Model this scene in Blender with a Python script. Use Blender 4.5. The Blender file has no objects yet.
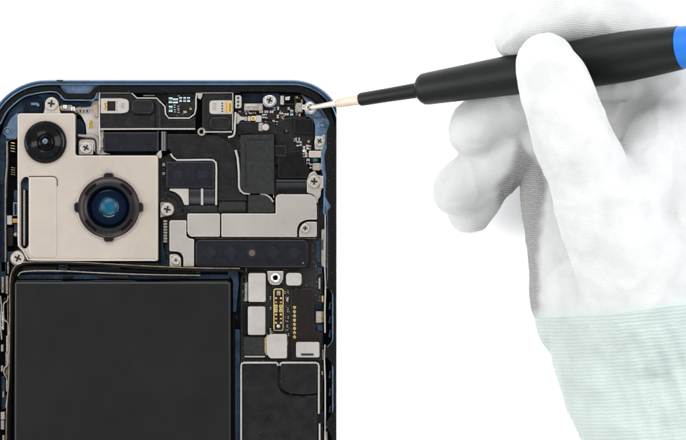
import bpy, bmesh, math, random
from mathutils import Vector, noise
from mathutils.geometry import tessellate_polygon
R = math.radians
random.seed(7)
sc = bpy.context.scene
col = sc.collection
sc.unit_settings.scale_length = 0.02          # one scene unit is about two centimetres

# ------------------------------------------------------------------ camera, light, exposure
H = 30.0                                       # camera height over the phone's working plane
ZR = 0.26                                      # that plane's height over the table
cam_d = bpy.data.cameras.new('camera'); cam = bpy.data.objects.new('camera', cam_d); col.objects.link(cam)
cam.location = (0, 0, H + ZR); cam.rotation_euler = (0, 0, 0)
cam_d.sensor_width = 36; cam_d.lens = 36 * H / 6.86
cam_d.clip_start = 0.1; cam_d.clip_end = 200
cam_d.dof.use_dof = True; cam_d.dof.focus_distance = H; cam_d.dof.aperture_fstop = 2.0
sc.camera = cam
w = bpy.data.worlds.new('World'); sc.world = w; w.use_nodes = True
bg = w.node_tree.nodes['Background']; bg.inputs[0].default_value = (0.93, 0.96, 1.0, 1); bg.inputs[1].default_value = 0.62
# made-up surround: bright low down to fill shadows, dark overhead to deepen blacks
wn = w.node_tree.nodes; wl = w.node_tree.links
wt = wn.new('ShaderNodeTexCoord'); wx_ = wn.new('ShaderNodeSeparateXYZ'); wl.new(wt.outputs['Generated'], wx_.inputs[0])
wr = wn.new('ShaderNodeMapRange'); wr.interpolation_type = 'SMOOTHSTEP'
wr.inputs[1].default_value = .62; wr.inputs[2].default_value = .93; wr.inputs[3].default_value = 1.4; wr.inputs[4].default_value = .22
wl.new(wx_.outputs[2], wr.inputs[0]); wl.new(wr.outputs[0], bg.inputs[1])
sc.view_settings.view_transform = 'Standard'; sc.view_settings.look = 'None'
sc.view_settings.exposure = 0.0; sc.view_settings.gamma = 1.0

def area(name, loc, target, size, power, colr=(1, 1, 1)):
    d = bpy.data.lights.new(name, 'AREA'); d.shape = 'RECTANGLE'; d.size = size[0]; d.size_y = size[1]
    d.energy = power; d.color = colr
    o = bpy.data.objects.new(name, d); col.objects.link(o); o.location = loc
    o.rotation_euler = (Vector(target) - Vector(loc)).to_track_quat('-Z', 'Y').to_euler()
    return o
area('fill_area_back', (-3, 11, 12), (0, 0, 0), (13, 7), 2500)  # unseen area lamps added on all sides to keep shadows faint
area('fill_area_left', (-13, 0, 6.5), (1, 0, 0), (8, 12), 2100, (1, .99, .97))  # set low to lighten the table under the fingers
area('fill_area_right', (13, 4, 12), (1, 0, 0), (8, 12), 3000, (1, 1, 1))
area('fill_area_front', (2, -12, 12), (0, 0, 0), (13, 7), 1900)

# ------------------------------------------------------------------ materials
def mat(name, c, rough=.5, metal=0, spec=.5, nscale=0, namt=0, bscale=0, bump=0, coat=0, c2=None, speck=None):
    m = bpy.data.materials.new(name); m.use_nodes = True
    nt = m.node_tree; N = nt.nodes; L = nt.links; b = N['Principled BSDF']
    b.inputs['Base Color'].default_value = (*c, 1); b.inputs['Roughness'].default_value = rough
    b.inputs['Metallic'].default_value = metal; b.inputs['Specular IOR Level'].default_value = spec
    b.inputs['Coat Weight'].default_value = coat; b.inputs['Coat Roughness'].default_value = .08
    tc = N.new('ShaderNodeTexCoord'); out = None
    if nscale:
        n = N.new('ShaderNodeTexNoise'); n.inputs['Scale'].default_value = nscale; n.inputs['Detail'].default_value = 6
        n.inputs['Roughness'].default_value = .65
        L.new(tc.outputs['Object'], n.inputs['Vector'])
        mr = N.new('ShaderNodeMapRange'); mr.inputs[1].default_value = .3; mr.inputs[2].default_value = .7
        L.new(n.outputs['Fac'], mr.inputs[0])
        mx = N.new('ShaderNodeMix'); mx.data_type = 'RGBA'
        k = 1 - namt
        a2 = c2 if c2 else (c[0]*k, c[1]*k, c[2]*k)
        mx.inputs[6].default_value = (*a2, 1); mx.inputs[7].default_value = (*[min(1, v*(1+namt)) for v in c], 1)
        L.new(mr.outputs[0], mx.inputs[0]); L.new(mx.outputs[2], b.inputs['Base Color']); out = mx
        m2 = N.new('ShaderNodeMapRange'); m2.inputs[3].default_value = rough*.85; m2.inputs[4].default_value = min(1, rough*1.15)
        L.new(n.outputs['Fac'], m2.inputs[0]); L.new(m2.outputs[0], b.inputs['Roughness'])
    if speck:
        sc_, thr, scol = speck
        v = N.new('ShaderNodeTexVoronoi'); v.inputs['Scale'].default_value = sc_; L.new(tc.outputs['Object'], v.inputs['Vector'])
        r_ = N.new('ShaderNodeMath'); r_.operation = 'LESS_THAN'; r_.inputs[1].default_value = thr
        L.new(v.outputs['Distance'], r_.inputs[0])
        cmp = N.new('ShaderNodeSeparateColor'); L.new(v.outputs['Color'], cmp.inputs[0])
        g = N.new('ShaderNodeMath'); g.operation = 'GREATER_THAN'; g.inputs[1].default_value = .55; L.new(cmp.outputs[0], g.inputs[0])
        mu = N.new('ShaderNodeMath'); mu.operation = 'MULTIPLY'; L.new(r_.outputs[0], mu.inputs[0]); L.new(g.outputs[0], mu.inputs[1])
        mx2 = N.new('ShaderNodeMix'); mx2.data_type = 'RGBA'; mx2.inputs[6].default_value = (*c, 1); mx2.inputs[7].default_value = (*scol, 1)
        if out: L.new(out.outputs[2], mx2.inputs[6])
        L.new(mu.outputs[0], mx2.inputs[0]); L.new(mx2.outputs[2], b.inputs['Base Color'])
    if bump:
        n = N.new('ShaderNodeTexNoise'); n.inputs['Scale'].default_value = bscale; n.inputs['Detail'].default_value = 5
        L.new(tc.outputs['Object'], n.inputs['Vector'])
        bp = N.new('ShaderNodeBump'); bp.inputs['Strength'].default_value = bump; bp.inputs['Distance'].default_value = .01
        L.new(n.outputs['Fac'], bp.inputs['Height']); L.new(bp.outputs[0], b.inputs['Normal'])
    return m
M = dict(
    table=mat('white_table', (.95, .95, .95), .7, spec=.2),
    blue=mat('anodised_blue', (0.0134, 0.02489, 0.04213), .42, .45, spec=0.2, nscale=9, namt=.45, bscale=70, bump=.3),
    blue_pale=mat('pale_anodised_blue', (0.05304, 0.08736, 0.1342), .42, .4, spec=.4, nscale=10, namt=.4, bscale=70, bump=.35),
    blue_dark=mat('dark_anodised_blue', (0.00343, 0.00637, 0.01274), .42, .3, spec=0.12, nscale=10, namt=.5, bscale=60, bump=.3),
    rim=mat('rim_blue', (0.0663, 0.1131, 0.1755), .30, .8, nscale=5, namt=.2, bscale=120, bump=.1),
    gasket=mat('gasket_foam', (0.00364, 0.00338, 0.00338), 0.8, spec=0.07, nscale=50, namt=.6, bscale=120, bump=.8, speck=(26, .10, (.06, .05, .045))),
    black=mat('black_plastic', (0.00234, 0.00234, 0.0026), 0.4, spec=0.12, nscale=14, namt=.5, bscale=70, bump=.2),
    void=mat('dark_cavity', (.001, .001, .0013), .8, spec=.06),
    tape=mat('graphite_tape', (0.00546, 0.0052, 0.005356), 0.38, spec=0.16, nscale=9, namt=.45, bscale=30, bump=.5, speck=(11, .045, (.045, .042, .04))),
    tape2=mat('grey_graphite_sheet', (0.00728, 0.00754, 0.007696), 0.45, spec=0.14, nscale=26, namt=.5, bscale=90, bump=.7, speck=(11, .045, (.045, .042, .04))),
    battery=mat('battery_wrap', (0.005522, 0.005522, 0.005616), 0.38, spec=0.16, nscale=1.6, namt=0.07, bscale=2.2, bump=.8),
    beige=mat('champagne_metal', (0.2479, 0.2158, 0.1853), .42, .25, nscale=1.7, namt=.07, bscale=150, bump=.18),
    steel=mat('nickel_steel', (.275, .254, .231), .36, .5, nscale=2, namt=.07, bscale=120, bump=.2),
    bright=mat('bright_solder', (0.4675, 0.4505, 0.425), .25, .75, nscale=30, namt=.3, bscale=50, bump=.4),
    white=mat('white_film', (.208, .193, .178), .5, .1, nscale=6, namt=.13, bscale=120, bump=.2),
    gold=mat('gold_contact', (.36, .265, .10), .28, .7, nscale=40, namt=.4),
    dull_gold=mat('dull_gold_edge', (.13, .095, .05), .4, .6, nscale=12, namt=.6),
    amber=mat('amber_film', (.30, .15, .03), .4, .2),
    pcb=mat('black_circuit_board', (0.00312, 0.002964, 0.00286), 0.42, spec=0.2, nscale=30, namt=.6, bscale=90, bump=.7, speck=(30, .2, (.075, .07, .062))),
    chip=mat('chip_brown_black', (0.00598, 0.00442, 0.004056), 0.36, spec=0.18, nscale=20, namt=.25, bscale=120, bump=.2),
    slate=mat('slate_ink', (0.00494, 0.00546, 0.00754), 0.36, spec=0.16, nscale=16, namt=.25, bscale=90, bump=.15, speck=(11, .045, (.045, .042, .04))),
    slate2=mat('slate_ink_faint', (0.0065, 0.00702, 0.00936), 0.4, spec=0.16, nscale=20, namt=.2),
    brown=mat('brown_ink', (.034, .019, .012), .6),
    teal=mat('teal_ceramic', (.01, .075, .115), .35, .1, nscale=60, namt=.6),
    tan=mat('tan_ceramic', (.14, .122, .105), .5, nscale=30, namt=.45, bscale=60, bump=.3),
    slot=mat('screw_recess', (.012, .010, .009), .6, spec=.2),
    lens_black=mat('lens_barrel_gloss', (0.001456, 0.001456, 0.001768), 0.16, spec=0.09, coat=0),
    lens_ring=mat('lens_ring_satin', (0.005, 0.00525, 0.006), 0.3, spec=0.2, nscale=20, namt=.2),
    copper=mat('copper_wire', (0.096, 0.036, 0.0228), .4, .5),
    lens_deep=mat('lens_deep_blue', (0.00048, 0.00288, 0.01056), 0.12, spec=0.25, coat=.12),
    lens_mid=mat('lens_mid_blue', (0.000378, 0.003528, 0.01134), 0.12, spec=0.25, coat=.12),
    lens_teal=mat('lens_teal_coating', (.0015, .042, .066), .3, 0, spec=.2, nscale=5, namt=.45, c2=(.001, .022, .052)),
    lens_teal_edge=mat('lens_teal_edge_coating', (.001, .026, .048), .3, 0, spec=.2),
    lens_grey=mat('lens_grey_coating', (.025, .045, .075), .2, .2, coat=.6),
    grip=mat('handle_rubber', (0.004199, 0.00495, 0.004597), 0.42, spec=0.12, nscale=4, namt=.2, bscale=60, bump=.12),
    bluecap=mat('blue_handle_cap', (.003, .085, .32), .45, spec=.2),
    shaft=mat('driver_shaft_steel', (.42, .385, .32), .38, .4, nscale=14, namt=.2),
    blush=mat('driver_blush_collar', (.36, .295, .235), .5, .1, nscale=10, namt=.18),
)

# ------------------------------------------------------------------ helpers
PHONE = Vector((-1.83, -2.07, 0.0))
def W(x, y, z): return Vector(((x - 343) / 100, (220 - y) / 100, z / 100))
def finish(bm, name, mats, parent=None, origin=PHONE, angle=32):
    bmesh.ops.remove_doubles(bm, verts=bm.verts, dist=1e-5)
    bmesh.ops.recalc_face_normals(bm, faces=bm.faces)
    for v in bm.verts: v.co -= origin
    me = bpy.data.meshes.new(name); bm.to_mesh(me); bm.free()
    for f in me.polygons: f.use_smooth = True
    me.set_sharp_from_angle(angle=R(angle))
    for f in me.polygons:
        if abs(f.normal.z) > .9995: f.use_smooth = False
    if not isinstance(mats, (list, tuple)): mats = [mats]
    for m in mats: me.materials.append(M[m] if isinstance(m, str) else m)
    o = bpy.data.objects.new(name, me); col.objects.link(o)
    if parent is not None: o.parent = parent
    else: o.location = origin
    return o
def area2(p): return sum(p[i][0]*p[(i+1) % len(p)][1] - p[(i+1) % len(p)][0]*p[i][1] for i in range(len(p)))/2
def offset(p, d):
    """inward offset of a closed polygon by d"""
    n = len(p); s = 1 if area2(p) > 0 else -1; out = []
    for i in range(n):
        a, b, c = Vector(p[i-1]), Vector(p[i]), Vector(p[(i+1) % n])
        e1 = (b-a); e2 = (c-b)
        if e1.length < 1e-6: e1 = e2
        if e2.length < 1e-6: e2 = e1
        e1 = e1.normalized(); e2 = e2.normalized()
        n1 = Vector((-e1.y, e1.x))*s; n2 = Vector((-e2.y, e2.x))*s
        m = n1+n2; L = m.length
        if L < .2: m = n1; k = 1
        else: m = m/L; k = min(1.6, 1/max(.3, m.dot(n1)))
        q = b+m*d*k; out.append((q.x, q.y))
    return out
def rounded(pts, r, seg=5):
    """pts: (x,y) or (x,y,r); returns a polygon with filleted corners"""
    n = len(pts); out = []
    for i in range(n):
        p = pts[i]; rr = p[2] if len(p) > 2 else r
        a, b, c = Vector(pts[i-1][:2]), Vector(p[:2]), Vector(pts[(i+1) % n][:2])
        d1 = (a-b); d2 = (c-b)
        rr = min(rr, d1.length*.49, d2.length*.49)
        if rr < .05: out.append((b.x, b.y)); continue
        u, v = d1.normalized(), d2.normalized()
        p0, p2 = b+u*rr, b+v*rr
        for k in range(seg+1):
            t = k/seg; q = p0*(1-t)**2+b*2*t*(1-t)+p2*t*t
            if k in (0, seg) or True: out.append((q.x, q.y))
    return out
def rect(x0, y0, x1, y1, r=0, seg=5):
    p = [(x0, y0), (x1, y0), (x1, y1), (x0, y1)]
    return rounded(p, r, seg) if r else p
def circ(cx, cy, r, n=32, a0=0): return [(cx+r*math.cos(a0+2*math.pi*k/n), cy+r*math.sin(a0+2*math.pi*k/n)) for k in range(n)]
def add_plate(bm, poly, z0, z1, b=.5, holes=(), mi=0, hole_z=None):
    """extruded outline with an eased top edge; holes go down to hole_z (default z0)"""
    loops = [(poly, z0), (poly, z1-b)]
    if b > 0: loops += [(offset(poly, b*.3), z1-b*.3), (offset(poly, b), z1)]
    L = [[bm.verts.new(W(x, y, z)) for x, y in pl] for pl, z in loops]
    n = len(poly); fs = []
    for A, B in zip(L, L[1:]):
        for i in range(n):
            j = (i+1) % n
            try: fs.append(bm.faces.new((A[i], A[j], B[j], B[i])))
            except ValueError: pass
    polys = [L[-1]]; hz = z0 if hole_z is None else hole_z
    for h in holes:
        T = [bm.verts.new(W(x, y, z1)) for x, y in h]; Bt = [bm.verts.new(W(x, y, hz)) for x, y in h]
        for i in range(len(h)):
            j = (i+1) % len(h); fs.append(bm.faces.new((T[i], T[j], Bt[j], Bt[i])))
        if hole_z is not None:
            for t in tessellate_polygon([[v.co for v in Bt]]):
                try: fs.append(bm.faces.new([Bt[k] for k in t]))
                except ValueError: pass
        polys.append(T)
    flat = [v for p in polys for v in p]
    for t in tessellate_polygon([[v.co for v in p] for p in polys]):
        try: fs.append(bm.faces.new([flat[k] for k in t]))
        except ValueError: pass
    for f in fs: f.material_index = mi
    return fs
def plate(name, poly, z0, z1, m, parent, b=.5, holes=(), hole_z=None):
    bm = bmesh.new(); add_plate(bm, poly, z0, z1, b, holes, 0, hole_z)
    return finish(bm, name, m, parent)
def plates(name, items, mats, parent):
    """several outlines that are one part: items = (poly, z0, z1, bevel, material index)"""
    bm = bmesh.new()
    for p, z0, z1, b, mi in items: add_plate(bm, p, z0, z1, b, (), mi)
    return finish(bm, name, mats, parent)
def catmull(pts, n=8, closed=False):
    P = [Vector(p) for p in pts]; out = []
    m = len(P); rng = range(m if closed else m-1)
    for i in rng:
        p1, p2 = P[i], P[(i+1) % m]
        p0 = P[i-1] if (i > 0 or closed) else p1*2-p2
        p3 = P[(i+2) % m] if (i+2 < m or closed) else p2*2-p1
        for k in range(n):
            t = k/n
            out.append(.5*((2*p1)+(p2-p0)*t+(2*p0-5*p1+4*p2-p3)*t*t+(3*p1-p0-3*p2+p3)*t**3))
    if not closed: out.append(P[-1])
    return out
def ribbon(path, wd, taper=None):
    """2-D strip of width wd around an open path"""
    P = [Vector(p[:2]) for p in path]; A = []; B = []
    for i, p in enumerate(P):
        t = (P[min(i+1, len(P)-1)]-P[max(i-1, 0)]).normalized(); n = Vector((-t.y, t.x))
        k = wd/2*(1 if not taper else 1+(taper-1)*i/(len(P)-1))
        A.append(tuple(p+n*k)); B.append(tuple(p-n*k))
    return A+B[::-1]
def smooth_ribbon(pts, wd, n=6): return ribbon(catmull(pts, n), wd)
def add_sweep(bm, path, prof, mi=0, closed=False):
    """profile (offset to the right of travel, z) swept along a 2-D path"""
    P = [Vector(p[:2]) for p in path]; rows = []; n = len(P)
    for i, p in enumerate(P):
        a = P[(i-1) % n] if (closed or i > 0) else p; c = P[(i+1) % n] if (closed or i < n-1) else p
        t = (c-a).normalized(); nn = Vector((-t.y, t.x))
        rows.append([bm.verts.new(W(p.x+nn.x*o, p.y+nn.y*o, z)) for o, z in prof])
    for i in range(n if closed else n-1):
        A, B = rows[i], rows[(i+1) % n]
        for k in range(len(prof)-1):
            f = bm.faces.new((A[k], A[k+1], B[k+1], B[k])); f.material_index = mi
def add_lathe(bm, cx, cy, prof, n=40, mis=None, fac=None):
    """prof: (radius, z); mis: material index per band"""
    rows = []
    for r, z in prof:
        if r < 1e-4: rows.append([bm.verts.new(W(cx, cy, z))]*n)
        else: rows.append([bm.verts.new(W(cx+r*math.cos(2*math.pi*k/n), cy+r*math.sin(2*math.pi*k/n), z)) for k in range(n)])
    for q, (A, B) in enumerate(zip(rows, rows[1:])):
        for k in range(n):
            j = (k+1) % n; vs = []
            for v in (A[k], A[j], B[j], B[k]):
                if v not in vs: vs.append(v)
            if len(vs) < 3: continue
            f = bm.faces.new(vs)
            if mis: f.material_index = mis[q]
def lathe(name, cx, cy, prof, m, parent, n=40, mis=None, angle=32):
    bm = bmesh.new(); add_lathe(bm, cx, cy, prof, n, mis); return finish(bm, name, m, parent, angle=angle)
def cut_right(o, x=336.4):
    bm = bmesh.new(); bm.from_mesh(o.data)
    co = W(x, 0, 0)-PHONE
    g = bm.verts[:]+bm.edges[:]+bm.faces[:]
    r = bmesh.ops.bisect_plane(bm, geom=g, plane_co=(co.x, 0, 0), plane_no=(1, 0, 0), clear_outer=True)
    es = [e for e in r['geom_cut'] if isinstance(e, bmesh.types.BMEdge)]
    try: bmesh.ops.holes_fill(bm, edges=es)
    except Exception: pass
    bm.to_mesh(o.data); bm.free()
def lab(o, label, cat=None, group=None, kind=None):
    o['label'] = label
    if cat: o['category'] = cat
    if group: o['group'] = group
    if kind: o['kind'] = kind
    return o

# ------------------------------------------------------------------ setting
bm = bmesh.new(); bmesh.ops.create_grid(bm, x_segments=2, y_segments=2, size=60)
g = finish(bm, 'table_surface', 'table', None, Vector((0, 0, 0)))
g['kind'] = 'structure'; g['label'] = 'plain bright white surface under the opened phone and the gloved hand'; g['category'] = 'surface'

# ------------------------------------------------------------------ the opened phone
phone = bpy.data.objects.new('smartphone', None); col.objects.link(phone); phone.location = PHONE
phone.empty_display_size = .3
lab(phone, 'opened blue-framed smartphone lying face up with camera module, circuit boards and black battery exposed', 'smartphone')

def corner(cx, cy, r, a0, a1, n=18):
    return [(cx+r*math.cos(R(a0+(a1-a0)*k/n)), cy-r*math.sin(R(a0+(a1-a0)*k/n))) for k in range(n+1)]
BOT = 774
def outline(ins=0):
    """outer outline of the housing (clockwise on the picture), moved in by ins"""
    L = corner(47, 79.7+62, 62-ins, 180, 90); Rr = [(292+(50.4-ins)*math.cos(R(90-5*k)), 79.7+47.8-(47.8-ins)*math.sin(R(90-5*k))) for k in range(19)]
    B1 = corner(292, BOT-48, 50.4-ins, 0, -90); B2 = corner(47, BOT-62, 62-ins, -90, -180)
    return L+Rr+B1+B2
tray = plate('back_panel', outline(1), 0, 8, 'blue_dark', phone, b=0); cut_right(tray)
bm = bmesh.new()
add_sweep(bm, outline(0), [(0.6, 0), (0, 3), (0, 27), (.5, 30), (1.5, 31.6), (2.8, 31.6), (3.6, 30.2), (4.0, 28.2), (4.4, 28), (5.2, 27.6), (5.6, 24), (5.6, 7)], closed=True)
rim = finish(bm, 'frame', 'rim', phone, angle=60); cut_right(rim)
lab(rim, 'polished blue metal frame running round the phone')
# antenna break in the top rim
plates('antenna_break', [(rect(57, 79.9, 63.5, 83.9), 20, 31.9, .3, 0)], ['blue'], phone)
# shelf beneath the gasket, and the pale ledge of the top left notch
lo = outline(5.4)
plate('shelf', rect(60, 85, 100, 98.5, 2), 8, 23, 'blue_pale', phone)
# gasket: one closed band made of outer and inner edges
g_out = [(-9, 300), (-9, 200), (-9, 141)]+[p for p in corner(47, 141.7, 55.7, 178, 92, 16)]+[(57, 86.2), (61, 88), (65, 92.6), (68, 93.3), (80, 93.5), (89, 93.2), (92, 90.5), (94, 87.5), (97, 86), (120, 85.6), (292, 85.2)]+corner(292, 127.5, 42.2, 84, 4, 14)+[(338, 140), (338, 360), (338, 450)]
g_in = [(327, 450), (326.6, 440)]
bumps = [(435, 424), (408, 365), (340, 294), (211, 201)]
g_in = [(332, 450), (332, 437), (327, 428), (326, 423), (333, 412), (333.6, 405), (333.6, 368), (331, 362), (326, 356), (326, 350), (328, 347), (333, 341), (333.4, 337), (333.4, 296), (331.5, 291), (327, 287.5), (327.6, 275), (327.6, 214), (328.5, 210), (332.5, 206.5), (328.5, 201), (326, 196), (327, 177), (325.6, 165), (325, 156), (327.6, 147), (327.6, 131), (330.6, 123), (327.6, 115.6), (320.6, 105), (312, 98), (300, 92.6), (280, 91.5), (240, 91.5), (200, 91.6), (150, 92), (103, 91), (98, 91.4), (95.4, 94), (93.4, 98), (90, 98.8), (70, 98.6), (65.4, 98), (63, 96), (59.5, 92), (55, 90.6), (47, 90.6), (33, 92.6), (23, 95.6), (15, 101.5), (6, 110.5), (0, 122), (-2, 141), (-2, 300)]
gk = plate('adhesive_gasket', g_out+g_in, 20, 26.5, 'gasket', phone, b=.6); cut_right(gk)
# raised edge lines of the gasket channel
def tube_line(name, pts, wd, z0, z1, m, n=5, parent=phone):
    return plate(name, smooth_ribbon(pts, wd, n), z0, z1, m, parent, b=min(.35, wd*.3))
tube_line('gasket_lip', [(101, 91.5), (150, 92.4), (200, 92), (240, 92)], .8, 20, 25.8, 'blue_dark')
tube_line('gasket_lip', [(0, 124), (6.6, 111.4), (15.6, 102.5), (24, 96.6), (33.5, 93.8), (47, 91.8), (55, 92), (59, 94), (62.5, 98), (66, 99.8), (80, 100), (91, 100), (95, 98), (97, 93)], 1.1, 20, 26.2, 'blue_pale')
tube_line('gasket_lip', [(328, 213), (328, 250), (327.8, 286)], 1.3, 14, 26.2, 'blue_pale')
for y0, y1 in ((287, 349), (356, 425), (427, 500)):
    tube_line('gasket_lip', [(326, y0), (329.5, y0+1.6), (332.4, y0+6), (332.8, y0+12), (332.8, (y0+y1)/2), (332.8, y1-11), (331.5, y1-6), (327.4, y1-1.5)], 1.2, 14, 25.8, 'blue_pale')
    plate('channel_floor', rounded([(325.5, y0+1), (331.6, y0+4), (332.4, y0+10), (332.4, y1-10), (331, y1-4), (325.5, y1-1)], 1), 8.1, 9, 'void', phone, b=0)
    for k in range(3):
        yy = y0+18+k*(y1-y0-34)/2
        plates('side_clip', [(rounded([(329.6, yy-3), (331.8, yy-2), (330.4, yy+1), (331.4, yy+4), (328.4, yy+5)], 1), 8, 19, .5, 0)], ['blue'], phone)

# inner blue castings ---------------------------------------------------------
plate('corner_bracket', rounded([(300, 93.4), (312, 98.6), (320, 105.6), (327, 115.8), (330.2, 123), (327.2, 131), (327.2, 147), (324.6, 156), (325.4, 165), (326.6, 177), (325.6, 196), (328, 201), (332, 206.5), (328, 211), (326.6, 216), (323, 214), (324, 180), (321, 168), (321, 150), (315, 148), (315, 124), (312, 119), (305, 114), (304.5, 108), (307, 103)], 1.6, 3), 10, 22, 'blue_pale', phone, b=.7)
plate('bracket_ridge', smooth_ribbon([(301.5, 94.6), (308, 98.5), (315, 104), (320, 112), (325, 118)], 1.3), 20, 24, 'blue', phone)
plate('bracket_ridge', smooth_ribbon([(306, 116), (313, 116.6), (318, 118), (322, 116.5)], 1.3), 20, 24, 'blue', phone)
lathe('rivet', 322.6, 125, [(4.6, 22), (4.2, 23.4), (3.4, 23.8), (3.3, 22.6), (2.9, 23.2), (1.6, 24.6), (0, 25)], 'blue_pale', phone, 24)
plate('corner_bracket', rounded([(3, 122), (9, 110), (17, 103), (22, 98), (34, 94.6), (46, 92.8), (56, 93), (60, 97), (62, 101), (98, 101.6), (98, 118), (62, 112), (17, 112), (16, 139), (8, 140), (5, 150), (5, 290), (-3, 290), (-2, 140)], 2, 3), 8, 17, 'blue', phone, b=.8)
plate('bracket_ledge', rounded([(23, 98), (38, 96), (42, 100), (42, 112), (22, 112)], 1.5), 12, 19, 'blue_dark', phone)
plate('bracket_ledge', rounded([(10, 118), (17, 112), (17, 137), (15, 139), (5, 138), (5, 128)], 2), 15, 20, 'blue_pale', phone)
plate('locating_pin', rounded([(30.5, 102.4), (37, 102.4), (39, 104), (39, 106), (37, 106.5), (36, 105), (30.5, 105)], .6), 18, 22, 'blue_pale', phone)
lathe('rivet', 6.8, 131.2, [(4.8, 19.6), (4.4, 21), (3.5, 21.4), (3.3, 20.2), (1.8, 22), (0, 22.6)], 'blue_pale', phone, 24)
plate('bracket_ledge', rect(61, 92, 97, 100.6, 1), 16, 21, 'blue', phone)
plate('battery_tray_rail', rounded([(158, 160), (163, 166), (164, 174), (170, 182), (178, 190), (182, 204), (190, 212), (165, 212), (158, 200)], 2), 8, 14, 'blue', phone)
plate('battery_tray_rail', rounded([(158, 212), (162, 213), (162.6, 245), (167, 262), (167, 271), (236, 268), (239, 276), (236, 320), (232, 272), (14, 274), (14, 284), (8, 284), (10, 266), (150, 266), (158, 262)], 1), 8, 13.5, 'blue', phone)
plate('battery_tray_rail', rect(234.6, 330, 239.6, 690, 1), 8, 17, 'blue', phone)
plate('battery_tray_rail', rounded([(228, 269), (235, 269, 3), (238, 272, 3), (238.4, 284), (235.4, 312), (232.5, 312), (232.5, 280), (228, 276)], .6), 8, 18, 'blue', phone)
plate('battery_tray_rail', rect(15, 274.6, 229, 279.4, 1), 8, 17, 'blue', phone)

# screws ------------------------------------------------------------------------
def screw(x, y, r, z, ang=0, kind='cross', m='steel', parent=phone, ring=None, name='screw'):
    a = r*.56; b = r*.15
    if kind == 'cross':
        h = [(b, b), (a, b), (a, -b), (b, -b), (b, -a), (-b, -a), (-b, -b), (-a, -b), (-a, b), (-b, b), (-b, a), (b, a)]
    else:
        h = []
        for k in range(3):
            t = R(120*k); h += [(a*.8*math.cos(t-.25), a*.8*math.sin(t-.25)), (a*.8*math.cos(t+.25), a*.8*math.sin(t+.25)), (b*math.cos(t+1.05), b*math.sin(t+1.05))]
    c, s = math.cos(R(ang)), math.sin(R(ang))
    hole = [(x+p*c-q*s, y+p*s+q*c) for p, q in h]
    bm = bmesh.new()
    f1 = add_plate(bm, circ(x, y, r, 28), z-5, z, .7)
    # ring groove
    bm2 = bm
    for f in list(bm.faces):
        if all(abs(v.co.z-z/100) < 1e-6 for v in f.verts): bm.faces.remove(f)
    rt = circ(x, y, r-.7, 28)
    T = rt
    add_plate(bm, T, z-.02, z+.0, 0, [hole], 0, hole_z=z-1.8)
    o = finish(bm, name, [m, 'slot'], parent)
    for p in o.data.polygons:
        if all(o.data.vertices[v].co.z < (z-1.7)/100+1e-4 and o.data.vertices[v].co.z > (z-1.9)/100 for v in p.vertices): p.material_index = 1
    return o
# ---------------------------------------------------------------- camera module
cm = plate('camera_module', rounded([(17.5, 113.2, 3), (75.2, 113.2, 3), (75.2, 155.4, 3), (158, 155.4, 2.5), (158, 261, 2), (31, 261, 4), (25, 254, 6), (17.5, 246, 5)], 2), 12, 27, 'beige', phone, b=1.1,
           holes=[rounded([(20.6, 181, 3.6), (24, 176.8, 3.6), (28.8, 176.8, 2.5), (28.8, 246, 3), (25, 249.4, 3), (20.6, 246.5, 3)], 2), circ(45.5, 142.2, 20.4, 36), circ(109, 207.3, 30.4, 56)], hole_z=13)
lab(cm, 'champagne metal cover plate over the two rear cameras')
plate('slot_floor', rect(21, 178, 28.5, 248), 13.1, 14, 'void', cm, b=0)
plate('slot_spring', rect(22.6, 190, 24.6, 246, .5), 14, 22, 'steel', cm)
plate('slot_block', rect(21.2, 178, 28.4, 190, 1.5), 14, 20, 'blue', cm)
plate('slot_block', rect(21.2, 222, 28.4, 235, 1.5), 14, 18, 'blue_dark', cm)
# pressed panel: a shallow raised sheet with a rolled edge
plate('pressed_panel', rounded([(29.2, 177.4), (56, 177.4, 3), (56.6, 257.2, 4), (31, 257.2, 4), (29.2, 250)], 1), 26, 27.8, 'beige', cm, b=.9)
plate('panel_groove', ribbon([(28.8, 176.5), (52, 176.3), (55.5, 177), (57.3, 179.6), (57.5, 186)], .9), 26, 27.25, 'slot', cm, b=.1)
plate('rolled_edge', smooth_ribbon([(18.8, 182), (18.8, 240), (19.4, 246), (24, 251.5), (27.5, 258), (31, 259.8), (60, 260.2), (110, 260.2), (156, 260.2)], 1.3), 26, 28.6, 'steel', cm)
plate('screw_tab', rounded([(43, 114.5), (45, 108), (45, 100, 4), (51.5, 96, 6), (58, 100, 4), (58.6, 108), (61, 114.5)], 2), 20, 25.4, 'beige', cm, b=.6)
screw(51.5, 103.6, 6.2, 28.4, 8, parent=cm)
plate('cover_shade_foil', rounded([(17, 112), (76, 112, 2), (76, 156), (159.6, 154.4), (159.6, 263), (24, 263), (17, 252)], 2), 11, 17, 'black', phone)
# ultrawide camera
lathe('camera_barrel', 45.5, 142.2, [(21.4, 27), (21.2, 28.4), (20.3, 30.6), (19.4, 31.2), (18.6, 30.8), (16.5, 28.4), (11.5, 24), (8.6, 22.6), (8.2, 23.8), (7.2, 24.4), (6, 23.8), (4, 21.4), (3.2, 21)], ['lens_black', 'lens_ring'], cm, 28, mis=[1, 0, 0, 0, 0, 0, 0, 1, 0, 0, 0, 0], angle=50)
bm = bmesh.new(); add_lathe(bm, 45.5, 142.2, [(18.8, 30.6), (17, 28.9), (12, 24.5), (8.5, 22.9)], 40, [0, 0, 0]); finish(bm, 'lens_cone', 'lens_black', cm)
lathe('lens', 44.4, 140.9, [(3.4, 21.2), (2.6, 22), (1.4, 22.6), (0, 22.8)], 'lens_grey', cm, 24)
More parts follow.
